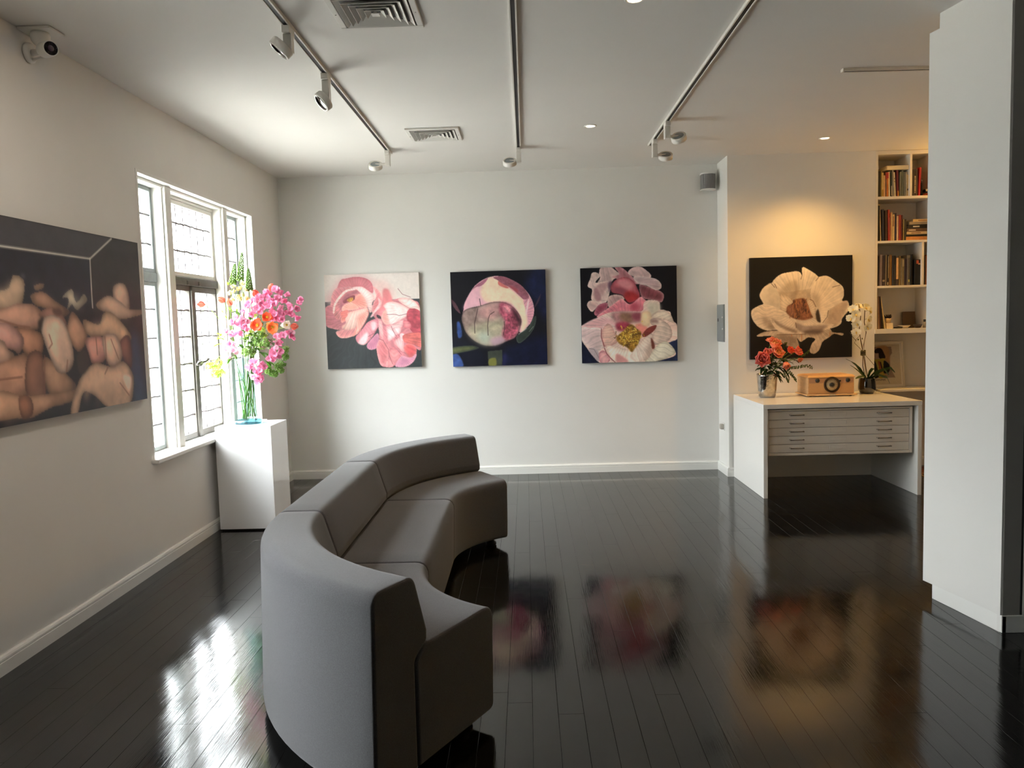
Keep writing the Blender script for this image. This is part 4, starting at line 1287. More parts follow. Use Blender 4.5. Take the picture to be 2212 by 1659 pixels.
# ------------------------------------------------------------------ bookcase
BX0, BX1, BD = 3.2225, 3.763, 7.665
bc = thing('bookcase', 'white built-in bookcase reaching the ceiling, right of the flower painting', 'bookcase', (3.49, 7.5, 1.30))
M_SHELF = mat('white_shelf_paint', (228, 222, 210), .45)
MB().box(BX0, BX0 + .022, YB2 - .001, BD, 1.345, HC - .002).build('side_panel', M_SHELF, bc, .001)
MB().box(BX1 - .022, BX1, YB2 - .001, BD, 1.345, HC - .002).build('side_panel', M_SHELF, bc, .001)
MB().box(BX0, BX1, BD, BD + .012, 1.30, HC - .002).build('back_panel', M_SHELF, bc)
SZ = [(1.302, 1.345), (1.722, 1.742), (2.131, 2.152), (2.528, 2.552), (2.928, 2.962)]
for z0, z1 in SZ:
    MB().box(BX0 + .022 if z0 > 1.31 else BX0, BX1 - .022 if z0 > 1.31 else BX1, YB2 - (.001 if z0 > 1.31 else .012), BD, z0, z1).build('shelf', M_SHELF, bc, .001)
MB().box(3.532, 3.552, YB2, BD, 2.552, 2.928).build('divider', M_SHELF, bc, .001)
MB().box(3.648, 3.668, YB2, BD, 1.742, 2.131).build('divider', M_SHELF, bc, .001)

PXM = .004125
M_PAGES = mat('book_pages', (222, 206, 172), .8)
_bm = {}


def bmat(c):
    if c not in _bm:
        _bm[c] = mat('book_cover', c, .5, var=.1, vscale=40)
    return _bm[c]


ORD = ['first', 'second', 'third', 'fourth', 'fifth', 'sixth', 'seventh', 'eighth', 'ninth', 'tenth', 'eleventh', 'twelfth', 'thirteenth',
       'fourteenth', 'fifteenth', 'sixteenth']


def book(lab, x0, x1, y0, z0, h, depth, col, group, lean=0.0, bands=(), flat=False):
    """upright book: spine at y0 facing the room"""
    w_ = x1 - x0
    t = thing('book', lab, 'book', ((x0 + x1) / 2, y0 + depth / 2, z0), group)
    M = Matrix.Translation((x0, y0, z0)) @ Matrix.Rotation(lean, 4, 'Y')
    c = min(.003, w_ * .18)
    q = MB()
    q.box(0, c, .004, depth, 0.0005, h, M).box(w_ - c, w_, .004, depth, 0.0005, h, M)
    q.prism([(0, .006), (w_ * .15, .001), (w_ * .85, .001), (w_, .006), (w_ - c, .008), (c, .008)], .0005, h, M)
    q.build('cover', bmat(col), t)
    MB().box(c, w_ - c, .008, depth - .004, .003, h - .004, M).build('pages', M_PAGES, t)
    for a, b_, cc, u0, u1 in bands:
        MB().box(w_ * u0, w_ * u1, -.0004, .002, h * a, h * b_, M).build('spine_label', bmat(cc), t)
    return t


def shelf_row(items, scale, ox, z0, rowname, group, inset=.03):
    for k, it in enumerate(items):
        a, b_, top, cname, col = it[:5]
        kw = it[5] if len(it) > 5 else {}
        yb = YB2 + inset + kw.pop('dy', 0)
        f = yb / YB2
        x0, x1 = (3.245 + (ox + a / scale - 1896) * PXM) * f, (3.245 + (ox + b_ / scale - 1896) * PXM) * f
        x0 = max(x0, 3.2455)
        book('%s, %s from the left, %s' % (cname, ORD[k], rowname), x0 + .0004, x1 - .0004, yb, z0, top, kw.pop('depth', .17), col, group, **kw)


# top shelf: heights in metres
CRM = (226, 206, 160)
shelf_row([(95, 183, .235, 'black tall book', (24, 22, 26)), (186, 214, .238, 'thin olive green book', (150, 132, 74)), (216, 274, .221, 'cream book with yellow foot', (214, 186, 122), {'bands': [(.05, .3, (176, 142, 58), .1, .9)]}),
           (276, 332, .196, 'pale tan paperback', (224, 186, 136), {}), (334, 380, .222, 'brown-grey book with red head', (132, 98, 84), {'bands': [(.72, .99, (160, 44, 52), .1, .95)]}),
           (382, 436, .222, 'orange book with red head', (206, 120, 46), {'bands': [(.76, .99, (176, 42, 52), .0, 1)]}), (438, 500, .226, 'white tall paperback', (228, 212, 176), {'lean': -.025}),
           (520, 566, .222, 'dark green and grey book', (54, 62, 52), {'lean': -.02, 'bands': [(.05, .45, (196, 186, 162), .3, .9)]}), (572, 628, .24, 'grey book with worn spine', (150, 142, 126), {'lean': -.02}), (634, 694, .222, 'white book with small dark marks', (230, 214, 172), {'lean': -.055, 'bands': [(.72, .76, (90, 70, 60), .3, .7), (.6, .63, (90, 70, 60), .3, .7)]}),
           (716, 792, .24, 'maroon book with orange foot', (112, 34, 44), {'lean': -.035, 'bands': [(.03, .22, (206, 140, 54), .3, .9)]}), (806, 862, .223, 'sage green book', (136, 134, 110), {}), (864, 930, .237, 'olive green tall book', (112, 112, 88), {}),
           (932, 1008, .222, 'stone grey book', (124, 118, 100), {}), (1012, 1044, .222, 'thin white book', (228, 212, 176), {}), (1050, 1136, .196, 'cream book with dark square label', (216, 184, 124), {'bands': [(.27, .36, (50, 28, 24), .1, .9)]})],
          15.08, 1890, 2.552, 'top shelf', 'books on the top shelf, left side')
t = thing('box_file', 'flat white box lying on top of the books on the top shelf', 'box', (3.40, 7.46, 2.793))
MB().box(3.335, 3.531, 7.375, 7.60, 2.7935, 2.822).build('box_body', mat('box_card', (232, 214, 172), .7), t, .001)
MB().box(3.333, 3.5315, 7.373, 7.602, 2.8225, 2.830).build('box_lid', mat('box_card', (236, 218, 178), .7), t, .001)
book('thick black book with vertical white lettering, right of the top shelf divider', 3.5585, 3.618, YB2 + .03, 2.552, .245, .19, (34, 22, 30), 'books on the top shelf, right side',
     bands=[(.12 + k * .058, .12 + k * .058 + (.04 if k % 4 else .03), (206, 190, 170), .52, .68) for k in range(11)])
book('bright red book leaning beside the thick black book', 3.624, 3.643, YB2 + .03, 2.552, .258, .19, (182, 36, 44), 'books on the top shelf, right side', lean=.035)
t = thing('black_canister', 'slim black canister with pale top beside the red book', 'canister', (3.665, 7.43, 2.552))
MB().lathe([(.001, .0005), (.010, .0005), (.011, .01), (.011, .12), (.009, .125), (.001, .126)], 16, (3.668, 7.42, 2.552)).build('body', M_BLACK, t)
MB().lathe([(.001, .127), (.0085, .127), (.0085, .146), (.007, .15), (.001, .151)], 16, (3.668, 7.42, 2.552)).build('cap', M_GREYM, t)
t = thing('orange_pouch', 'small orange pouch at the right end of the top shelf', 'pouch', (3.71, 7.43, 2.552))
MB().ball((3.711, 7.43, 2.566), (.026, .05, .0135), 14, 8).build('pouch_body', mat('orange_cloth', (214, 92, 48), .8, var=.1), t)
MB().box(3.69, 3.733, 7.379, 7.3805, 2.563, 2.566).build('zip', M_BLACK, t)
t = thing('notebook', 'dark notebook lying tilted on the orange pouch', 'notebook', (3.71, 7.43, 2.58))
M = Matrix.Translation((3.69, 7.38, 2.588)) @ Matrix.Rotation(-.28, 4, 'Y')
MB().box(0, .048, 0, .12, 0, .003, M).box(0, .048, 0, .12, .021, .024, M).box(0, .003, 0, .12, .003, .021, M).build('cover', M_BLACK, t)
MB().box(.003, .046, .002, .118, .0035, .0205, M).build('pages', M_PAGES, t)

shelf_row([(105, 193, .325, 'tall black book', (14, 12, 14)), (200, 236, .338, 'thin tall cream book leaning', (206, 186, 148), {'lean': -.035}), (262, 352, .29, 'navy blue tall book', (32, 36, 62), {'lean': -.02}), (372, 462, .28, 'dark brown book', (62, 42, 32), {'lean': -.015}),
           (486, 556, .285, 'red book with pale lines', (172, 56, 44), {'lean': -.02, 'bands': [(.2, .75, (206, 118, 96), .55, .7)]}), (560, 592, .25, 'salmon tan book', (196, 134, 98), {}), (594, 640, .262, 'narrow cream book', (214, 184, 124), {}), (643, 720, .242, 'cream book with brown title', (212, 184, 126), {'bands': [(.55, .92, (128, 70, 36), .15, .5)]}),
           (724, 786, .252, 'dark blue book', (44, 40, 62), {}), (790, 858, .226, 'pinkish white book', (220, 184, 148), {}), (864, 955, .236, 'brick red book', (142, 40, 30), {}), (957, 1010, .232, 'dark maroon book', (84, 24, 24), {}),
           (1030, 1066, .196, 'thin pale olive book', (168, 150, 96), {}), (1070, 1150, .193, 'dark green book', (54, 46, 34), {})],
          16.59, 1890, 2.152, 'second shelf down', 'books on the second shelf down')
z = 2.1525
STK = [('tan book at the bottom of the flat stack on the second shelf', (196, 134, 74), 1178, .0335, ()), ('black book second from the bottom of the flat stack', (18, 16, 14), 1170, .0205, ()),
       ('cream book third from the bottom of the flat stack', (206, 178, 130), 1195, .0245, [(.2, .6, (150, 110, 80))]), ('brown book with pale title in the middle of the flat stack', (104, 74, 48), 1205, .029, [(.08, .38, (206, 190, 160))]),
       ('black book with white title in the upper part of the flat stack', (26, 20, 18), 1270, .0355, [(.2, .5, (206, 196, 176))]), ('grey book second from the top of the flat stack', (164, 146, 118), 1300, .024, ()),
       ('small cream book on top of the flat stack', (222, 190, 128), 1425, .024, [(.3, .8, (160, 110, 60))])]
for lab, col, xa, hh, bands in STK:
    x0 = 3.245 + (1890 + xa / 16.59 - 1896) * PXM + .004
    x1 = 3.738
    t = thing('book', lab, 'book', ((x0 + x1) / 2, 7.47, z), 'books lying flat on the second shelf down')
    y0 = YB2 + .03
    MB().box(x0, x1, y0 + .003, y0 + .20, z + .0002, z + .003).box(x0, x1, y0 + .003, y0 + .20, z + hh - .0032, z + hh - .0004).box(x0, x1, y0, y0 + .003, z + .0002, z + hh - .0004).build('cover', bmat(col), t)
    MB().box(x0 + .003, x1 - .003, y0 + .003, y0 + .197, z + .0032, z + hh - .0034).build('pages', M_PAGES, t)
    for a, b_, cc in bands:
        MB().box(x0 + (x1 - x0) * a, x0 + (x1 - x0) * b_, y0 - .0005, y0, z + hh * .3, z + hh * .65).build('spine_label', bmat(cc), t)
    z += hh

shelf_row([(105, 163, .275, 'dark violet book', (40, 34, 44)), (168, 278, .288, 'lilac grey book', (122, 112, 122), {'lean': .012}), (284, 382, .28, 'dark plum book with pale label', (52, 42, 52), {'bands': [(.14, .2, (170, 156, 140), .05, .9)]}), (385, 440, .285, 'mid grey book', (116, 106, 92), {'lean': .01}),
           (444, 526, .285, 'black and white striped book', (34, 26, 26), {'bands': [(.25, .95, (170, 156, 132), .6, .85), (.03, .12, (190, 170, 140), .3, .7)]}), (534, 636, .285, 'olive brown book', (120, 88, 44), {}), (644, 776, .275, 'thick black book', (24, 22, 24), {'bands': [(.2, .7, (72, 70, 78), .6, .75)]}),
           (785, 886, .268, 'dark brown book with tall cream label', (56, 44, 36), {'bands': [(.22, .95, (212, 168, 116), .05, .85)]}), (893, 960, .272, 'olive yellow book', (118, 98, 58), {}), (964, 1092, .248, 'grey olive book', (118, 106, 78), {'bands': [(.7, .95, (160, 146, 116), .4, .9)]}),
           (1098, 1176, .245, 'dark purple book', (44, 30, 44), {}), (1182, 1298, .278, 'grey book with yellow sticker', (98, 90, 78), {'bands': [(.11, .19, (196, 186, 106), .4, .9), (.9, .99, (120, 114, 100), .0, 1)]}), (1302, 1398, .283, 'wide black book', (14, 12, 12), {})],
          16.59, 1890, 1.742, 'third shelf down', 'books on the third shelf down')
t = thing('magazine_box', 'black box file with orange sticker beside the third shelf divider', 'box', (3.62, 7.5, 1.742))
xa, xb = 3.595, 3.6465
MB().box(xa, xb, YB2 + .02, YB2 + .25, 1.7425, 1.975).build('box_body', mat('black_card', (20, 18, 17), .6), t, .002)
MB().box(xa + .014, xa + .034, YB2 + .0185, YB2 + .02, 1.936, 1.968).build('sticker', bmat((206, 96, 62)), t)
MB().box(xa + .030, xb - .001, YB2 + .0185, YB2 + .0195, 1.928, 1.942).build('label', bmat((214, 170, 126)), t)
shelf_row([(1760, 1822, .268, 'dark brown-red book', (46, 26, 24)), (1826, 1872, .262, 'grey brown book', (100, 82, 72)), (1878, 1930, .268, 'orange tan book', (190, 112, 58)), (1933, 1975, .275, 'light terracotta book', (196, 126, 78))],
          16.59, 1890, 1.742, 'third shelf beyond divider', 'books right of the third shelf divider')
shelf_row([(48, 66, .305, 'thin dark magazine', (70, 52, 46), {'lean': .02}), (68, 84, .308, 'thin white magazine', (214, 198, 168), {'lean': .03}), (87, 98, .3, 'thin brown magazine', (112, 84, 66), {'lean': .04}), (101, 118, .306, 'thin pale magazine', (196, 172, 140), {'lean': .05}),
           (121, 136, .302, 'thin tan magazine', (158, 122, 96), {'lean': .055}), (139, 154, .305, 'thin plum magazine', (110, 70, 62), {'lean': .06}), (158, 180, .302, 'thin black magazine', (34, 24, 24), {'lean': .07})],
          6.91, 1890, 1.345, 'lowest shelf', 'magazines on the lowest shelf') if False else None
for k, (xb, h_, cname, col, ln) in enumerate([(3.2475, .300, 'thin dark magazine', (78, 58, 50), -.010), (3.2555, .305, 'thin white magazine', (216, 200, 170), -.016), (3.2625, .298, 'thin brown magazine', (116, 88, 70), -.022), (3.2700, .303, 'thin pale magazine', (200, 176, 144), -.028),
                                              (3.2780, .300, 'thin tan magazine', (160, 124, 98), -.034), (3.2865, .303, 'thin plum magazine', (112, 72, 64), -.040), (3.2960, .300, 'thick black magazine', (36, 26, 26), -.060), (3.3310, .300, 'white album leaning at the end of the magazines', (220, 200, 160), -.148)]):
    wd = .0058 if k < 6 else (.014 if k == 6 else .009)
    book(cname if k == 7 else '%s, %s from the left on the lowest shelf' % (cname, ORD[k]), xb, xb + wd, YB2 + .03, 1.345 + .0015 * (k > 5), h_, .22, col, 'magazines on the lowest shelf', lean=ln)

M_WBOX = mat('white_card', (222, 206, 178), .7)
t = thing('white_box', 'small white box on the lowest shelf beside the leaning magazines', 'box', (3.385, 7.43, 1.345))
MB().box(3.352, 3.412, 7.40, 7.47, 1.3455, 1.392).build('box_body', M_WBOX, t, .001)
MB().box(3.351, 3.413, 7.399, 7.471, 1.385, 1.398).build('box_lid', M_WBOX, t, .001)
t = thing('potted_heather', 'cream pot with a dark bushy plant on the small white box', 'plant', (3.38, 7.435, 1.398))
MB().lathe([(.001, .0005), (.022, .0005), (.027, .045), (.024, .045), (.020, .035), (.001, .035)], 20, (3.382, 7.435, 1.398)).build('pot', mat('cream_pot', (206, 182, 148), .5), t)
q = MB()
for k in range(60):
    a, r_ = random.uniform(0, 2 * PI), random.uniform(0, .027)
    p = Vector((3.382 + r_ * math.cos(a), 7.435 + r_ * math.sin(a), 1.440))
    q.tube([p, p + Vector((math.cos(a) * .012, math.sin(a) * .012, random.uniform(.02, .042)))], [.0035, .001], 4)
q.build('leaves', mat('dark_sprigs', (40, 26, 28), .8), t, kind='stuff')
t = thing('white_dish', 'shallow white dish on the lowest shelf', 'dish', (3.52, 7.45, 1.345))
MB().lathe([(.001, .0005), (.03, .0005), (.055, .024), (.058, .027), (.054, .026), (.03, .006), (.001, .005)], 28, (3.535, 7.45, 1.345)).build('dish_body', M_WBOX, t)
t = thing('black_tray', 'flat black tray left of the white dish on the lowest shelf', 'tray', (3.46, 7.42, 1.345))
MB().prism([(3.445, 7.395), (3.497, 7.395), (3.497, 7.46), (3.445, 7.46)], 1.3455, 1.353).box(3.443, 3.499, 7.393, 7.397, 1.353, 1.358).box(3.443, 3.499, 7.458, 7.462, 1.353, 1.358).build('tray_body', M_BLACK, t, .002)
t = thing('brown_folder', 'brown board standing against the back of the lowest shelf', 'folder', (3.64, 7.62, 1.345))
M = Matrix.Translation((3.60, 7.60, 1.3455)) @ Matrix.Rotation(-.12, 4, 'X')
MB().box(0, .12, 0, .004, 0, .155, M).box(0, .12, .006, .010, 0, .15, M).box(0, .12, .004, .006, 0, .01, M).build('folder_body', mat('brown_board', (112, 84, 54), .7), t)
t = thing('dark_bowl', 'low dark wooden bowl at the right end of the lowest shelf', 'bowl', (3.66, 7.43, 1.345))
MB().lathe([(.001, .0005), (.022, .0005), (.038, .028), (.040, .034), (.036, .033), (.02, .008), (.001, .007)], 24, (3.655, 7.43, 1.345)).build('bowl_body', mat('dark_wood', (52, 34, 26), .4), t)
t = thing('small_jar', 'small clear jar with dark lid at the right end of the lowest shelf', 'jar', (3.712, 7.43, 1.345))
MB().lathe([(.001, .0005), (.014, .0005), (.014, .05), (.010, .056), (.001, .056)], 18, (3.712, 7.42, 1.345)).build('jar_body', mat('frosted_jar', (150, 136, 116), .2), t)
MB().lathe([(.001, .0565), (.011, .0565), (.011, .078), (.001, .079)], 18, (3.712, 7.42, 1.345)).build('lid', M_BLACK, t)

# ------------------------------------------------------------------ ledge, leaning print, rug
t = thing('ledge', 'white ledge under the bookcase behind the desk', 'ledge', (3.9, 7.5, .76))
MB().box(3.285, XE - .002, 7.372, 7.688, .757, .779).build('ledge_board', M_SHELF, t, .002)
MB().box(3.2235, 3.285, 7.45, 7.688, .757, .779).build('ledge_return', M_SHELF, t, .002)

t = thing('framed_print', 'white framed print of a seated figure in yellow leaning on the ledge', 'picture', (3.42, 7.62, .78))
M = Matrix.Translation((3.225, 7.585, .7795)) @ Matrix.Rotation(-.155, 4, 'X')
FWI, FHI = .395, .445
q = MB()
for (a, b_, c_, e) in ((0, FWI, 0, .016), (0, FWI, FHI - .016, FHI), (0, .016, .016, FHI - .016), (FWI - .016, FWI, .016, FHI - .016)):
    q.box(a, b_, 0, .018, c_, e, M)
q.build('frame', M_SHELF, t, .001)
MB().box(.016, FWI - .016, .008, .016, .016, FHI - .016, M).build('backing', M_SHELF, t)
A6 = Art(120, 140, [(0, 0), (120, 0), (120, 140), (0, 140)], (226, 212, 184))
P = A6.pet
P([(0, 8), (92, 8), (94, 30), (84, 44), (86, 84), (100, 116), (0, 116)], (164, 138, 122), smooth=False)
P([(40, 8), (80, 8), (84, 60), (62, 50), (56, 24)], (190, 140, 96), soft=2)
P([(30, 30), (56, 26), (62, 52), (40, 60)], (196, 160, 132))
P([(34, 22), (44, 12), (58, 14), (66, 30), (70, 46), (58, 52), (48, 44), (48, 30), (38, 30)], (38, 26, 30))
P([(32, 56), (50, 50), (66, 48), (68, 60), (62, 112), (40, 112)], (188, 168, 62))
P([(44, 58), (50, 58), (58, 96), (48, 100)], (176, 84, 50), smooth=False)
P([(50, 60), (54, 60), (60, 90), (56, 92)], (50, 34, 30), smooth=False)
P([(16, 60), (34, 58), (44, 100), (40, 116), (8, 116)], (32, 38, 42))
P([(66, 56), (82, 72), (80, 96), (62, 100), (62, 72)], (30, 36, 46))
for k in range(6):
    A6.line([(30 + k * 6, 124 + (k % 2)), (34 + k * 6, 121), (35 + k * 6, 126)], (70, 60, 56), .8, .7)
pm = M @ Vector((.030, .0072, FHI - .030))
ux = (M.to_3x3() @ Vector((FWI - .060, 0, 0)))
uz = (M.to_3x3() @ Vector((0, 0, -(FHI - .060))))
canvas_sheet('printed_sheet', A6, (.8, .8, .8), pm, ux, uz, M_PRINT, t)

t = thing('patterned_rug', 'dark red patterned rug behind the desk, beyond the partition', 'rug', (4.2, 6.9, 0))
M_RUG = bpy.data.materials.new('woven_rug')
M_RUG.use_nodes = True
nt = M_RUG.node_tree
b = nt.nodes['Principled BSDF']
b.inputs['Roughness'].default_value = .95
tc = nt.nodes.new('ShaderNodeTexCoord')
vo = nt.nodes.new('ShaderNodeTexVoronoi')
vo.inputs['Scale'].default_value = 9
vo.feature = 'F1'
r = nt.nodes.new('ShaderNodeValToRGB')
for i_, (p_, c_) in enumerate(((0, (.02, .012, .012)), (.35, (.10, .02, .015)), (.55, (.03, .025, .03)), (.8, (.22, .10, .05)))):
    e_ = r.color_ramp.elements[i_] if i_ < 2 else r.color_ramp.elements.new(p_)
    e_.position = p_
    e_.color = (*c_, 1)
nt.links.new(tc.outputs['Object'], vo.inputs['Vector'])
nt.links.new(vo.outputs['Distance'], r.inputs[0])
nt.links.new(r.outputs[0], b.inputs['Base Color'])
MB().box(3.60, 4.85, 6.4, 7.55, .0018, .010).build('pile', M_RUG, t, .003)
q = MB()
for k in range(60):
    y = 6.41 + k * .019
    q.box(3.575, 3.60, y, y + .008, .0018, .005)
q.build('fringe', mat('rug_fringe', (150, 128, 98), .9), t, kind='stuff')

# ------------------------------------------------------------------ on the desk: radio
t = thing('radio', 'vintage blond wood radio with round dial on the white desk', 'radio', (2.66, 7.08, DZ))
M_WOOD = mat('blond_wood', (206, 166, 118), .45, var=.12, vscale=6, stretch=(2, 2, 22))
M_WOODD = mat('blond_wood_band', (178, 134, 98), .45, var=.14, vscale=6, stretch=(2, 22, 22))
rx0, rx1, ry0, ry1, rz = 2.460, 2.862, 6.93, 7.20, DZ
MB().box(rx0 - .018, rx1 + .022, ry0 - .022, ry1 + .01, rz + .008, rz + .022).build('base', M_WOOD, t, .004)
MB().box(rx0, rx1, ry0, ry1, rz + .022, rz + .164).build('body', M_WOOD, t, .003)
MB().box(rx0 + .008, rx1 - .006, ry0 - .004, ry0, rz + .118, rz + .160).build('front_band', M_WOODD, t, .001)
MB().box(rx0 + .008, rx1 - .006, ry0 - .003, ry0, rz + .026, rz + .116).build('speaker_cloth', mat('radio_cloth', (196, 150, 98), .8, var=.06, vscale=300), t, .001)
lidp = [(rx0 - .006, ry0 - .008), (rx1 + .006, ry0 - .008), (rx1 + .006, ry1 + .004), (rx0 - .006, ry1 + .004)]
lx = [[(x, y, rz + .164) for x, y in lidp], [(x, y, rz + .172) for x, y in lidp], [(x * .94 + (rx0 + rx1) / 2 * .06, y * .9 + (ry0 + ry1) / 2 * .1, rz + .188) for x, y in lidp]]
MB().loft(lx, True, False).build('lid', mat('lid_wood', (214, 164, 104), .35, var=.1, vscale=6, stretch=(2, 22, 2)), t, .004)
for fx in (rx0 + .02, rx1 - .03):
    for fy in (ry0, ry1 - .03):
        MB().cyl((fx, fy, rz + .0003), (fx, fy, rz + .008), .009, .011, 12).build('foot', M_BLACK, t)
dxc, dzc = 2.667, rz + .103
M = Matrix.Translation((dxc, ry0 - .003, dzc)) @ Matrix.Rotation(PI / 2, 4, 'X')
MB().lathe([(.050, 0), (.070, 0), (.071, .006), (.066, .010), (.060, .010), (.056, .006), (.050, .004)], 36, M=M, cap=False).build('dial_ring', mat('dark_bronze', (66, 52, 40), .3, metal=.8), t)
dl = MB().lathe([(.001, .003), (.058, .003), (.058, .0045), (.001, .005)], 36, M=M).build('dial_face', mat('dial_cream', (172, 150, 112), .4), t)
q = MB()
for k in range(24):
    a = 2 * PI * k / 24
    r0 = .044 if k % 2 else .040
    q.add([M @ Vector((r0 * math.cos(a + s_), r0 * math.sin(a + s_), .0053)) for s_ in (-.025, .025)] + [M @ Vector((.052 * math.cos(a + s_), .052 * math.sin(a + s_), .0053)) for s_ in (.025, -.025)], [(0, 1, 2, 3)])
q.build('dial_marks', M_BLACK, dl)
MB().lathe([(.001, .022), (.016, .021), (.018, .016), (.020, .005)], 20, M=M).build('dial_knob', M_BLACK, t)
MB().lathe([(.026, .005), (.030, .005), (.030, .008), (.026, .008), (.026, .005)], 28, M=M, cap=False).build('dial_inner_ring', M_CHROME, t)
for kx in (2.541, 2.805):
    M = Matrix.Translation((kx, ry0 - .004, rz + .141)) @ Matrix.Rotation(PI / 2, 4, 'X')
    MB().lathe([(.019, 0), (.019, .004), (.014, .006), (.0135, .020), (.011, .022), (.001, .0225)], 20, M=M).build('knob', M_BLACK, t)
M = Matrix.Translation((2.735, ry0 - .004, rz + .135)) @ Matrix.Rotation(PI / 2, 4, 'X')
MB().lathe([(.008, 0), (.008, .008), (.001, .009)], 14, M=M).build('knob', M_BLACK, t)
MB().box(dxc - .025, dxc + .025, ry0 - .026, ry0 - .022, rz + .010, rz + .020).build('badge', M_CHROME, t, .001)

# ------------------------------------------------------------------ flowers: builders
PM = {k: petal_mat(k, c, tr) for k, c, tr in (
    ('pink_petal', (240, 158, 192), .35), ('pale_pink_petal', (248, 202, 220), .45), ('tulip_petal', (246, 138, 116), .3), ('poppy_petal', (245, 104, 66), .4), ('poppy_petal_orange', (248, 140, 78), .4),
    ('white_petal', (252, 248, 232), .45), ('cream_petal', (238, 228, 176), .25), ('lime_floret', (176, 204, 84), .3), ('green_floret', (108, 142, 62), .2),
    ('leaf_green', (92, 132, 52), .35), ('dark_leaf', (40, 62, 30), .2), ('lime_leaf', (160, 196, 62), .35), ('silver_leaf', (150, 168, 130), .3), ('coral_petal', (253, 164, 128), .3),
    ('rose_petal', (246, 152, 144), .3), ('orange_petal', (255, 194, 134), .3), ('red_petal', (250, 134, 108), .3), ('orchid_petal', (250, 242, 222), .35), ('stem_green', (120, 150, 70), .15), ('brown_stem', (86, 62, 40), .1), ('olive_leaf', (70, 86, 44), .25))}
M_YEL = mat('yellow_stamen', (226, 190, 60), .6)
M_DARKC = mat('dark_stamen', (96, 70, 40), .7)


def petal(L, Wd, cup=.35, curl=.0, n=5, m=4, tip=.6, ruffle=0.0, base=.25):
    """petal along +Z from the origin, opening outward along +X; returns grid"""
    g = []
    ph = random.uniform(0, 6)
    for i in range(n + 1):
        t = i / n
        wdt = Wd * (base + (1 - base) * math.sin(PI * min(1, t ** .75 * .92)) ** tip) if t < 1 else Wd * .28
        row = []
        for j in range(m + 1):
            u = j / m * 2 - 1
            z = L * t * (1 - .12 * u * u * t)
            x = curl * L * t * t - cup * wdt * (1 - u * u) * .0 + cup * wdt * (u * u) * -.9
            x += ruffle * L * t * math.sin(4 * u * 2 + ph + t * 3)
            row.append(Vector((x, u * wdt / 2, z)))
        g.append(row)
    return g


def put(mb, grid, M):
    mb.sheet([[M @ p for p in r_] for r_ in grid])


def ring(mb, n, L, Wd, open_, cup, curl, r0=.0, z0=0.0, tip=.6, ruffle=.0, twist=0., jit=.12):
    for k in range(n):
        a = 2 * PI * (k + twist) / n + random.uniform(-jit, jit)
        o = open_ + random.uniform(-jit, jit) * .7
        M = Matrix.Rotation(a, 4, 'Z') @ Matrix.Translation((r0, 0, z0)) @ Matrix.Rotation(o, 4, 'Y')
        put(mb, petal(L * random.uniform(.9, 1.08), Wd * random.uniform(.9, 1.08), cup, curl, tip=tip, ruffle=ruffle), M)
    return mb


def frame_to(p, axis, spin=0.0):
    return Matrix.Translation(p) @ Vector(axis).normalized().to_track_quat('Z', 'Y').to_matrix().to_4x4() @ Matrix.Rotation(spin, 4, 'Z')


def inst(name, me, m, parent, M):
    o = bpy.data.objects.new(name, me)
    COL.objects.link(o)
    o.parent = parent
    o.matrix_parent_inverse = wmat(parent).inverted()
    o.matrix_basis = M
    return o


def mesh_of(mb, m, name):
    me = mb.mesh(name)
    me.materials.append(m)
    return me


def curve(p0, p1, bend=(0, 0, 0), n=8, d0=(0, 0, 1), pull=.5):
    p0, p1, d0 = Vector(p0), Vector(p1), Vector(d0)
    L = (p1 - p0).length
    c = p0 + d0 * L * pull + Vector(bend)
    return [p0 * (1 - t) ** 2 + c * 2 * t * (1 - t) + p1 * t ** 2 for t in [i / n for i in range(n + 1)]]


def leaf(mb, p, d, L, Wd, droop=.3, up=(0, 0, 1), n=6):
    d = Vector(d).normalized()
    side = d.cross(Vector(up))
    side = side.normalized() if side.length > .01 else Vector((1, 0, 0))
    nr = side.cross(d)
    g = []
    for i in range(n + 1):
        t = i / n
        c = Vector(p) + d * L * t - Vector((0, 0, droop * L * t * t))
        wv = Wd / 2 * (math.sin(PI * (t * .94 + .03)) ** .8 + .03)
        g.append([c - side * wv + nr * wv * .3, c, c + side * wv + nr * wv * .3])
    mb.sheet(g)


# one mesh per kind of head, shared by its copies
HEAD = {}
random.seed(21)
HEAD['tulip'] = [mesh_of(ring(ring(MB(), 3, .062, .046, .10, .5, -.05, r0=.004, tip=.7), 3, .064, .046, .14, .5, -.05, r0=.007, twist=.5, tip=.7), PM['tulip_petal'], 'petals')]
HEAD['poppy'] = [mesh_of(ring(ring(MB(), 3, .050, .064, .95, .25, .1, tip=.45, ruffle=.06), 3, .052, .066, 1.08, .25, .1, twist=.5, tip=.45, ruffle=.06), PM[c], 'petals') for c in ('poppy_petal', 'poppy_petal_orange')]
HEAD['white'] = [mesh_of(ring(ring(MB(), 3, .046, .052, .55, .3, .1, tip=.5, ruffle=.05), 3, .05, .052, .85, .3, .1, twist=.5, tip=.5, ruffle=.05), PM['white_petal'], 'petals')]
HEAD['pea'] = [mesh_of(ring(ring(MB(), 2, .030, .034, .75, .2, .15, tip=.45, ruffle=.1), 3, .026, .026, 1.25, .2, .1, twist=.3, tip=.5, ruffle=.08), PM[c], 'petals') for c in ('pink_petal', 'pink_petal', 'pale_pink_petal')]
HEAD['snap'] = [mesh_of(ring(ring(MB(), 3, .024, .022, .5, .3, .1, tip=.5, ruffle=.08), 3, .022, .024, .95, .2, .1, twist=.5, tip=.5, ruffle=.08), PM['cream_petal'], 'petals')]


def stem_of(t, pts, r=.0026, m='stem_green'):
    return MB().tube(pts, r, 6).build('stem', PM[m], t)


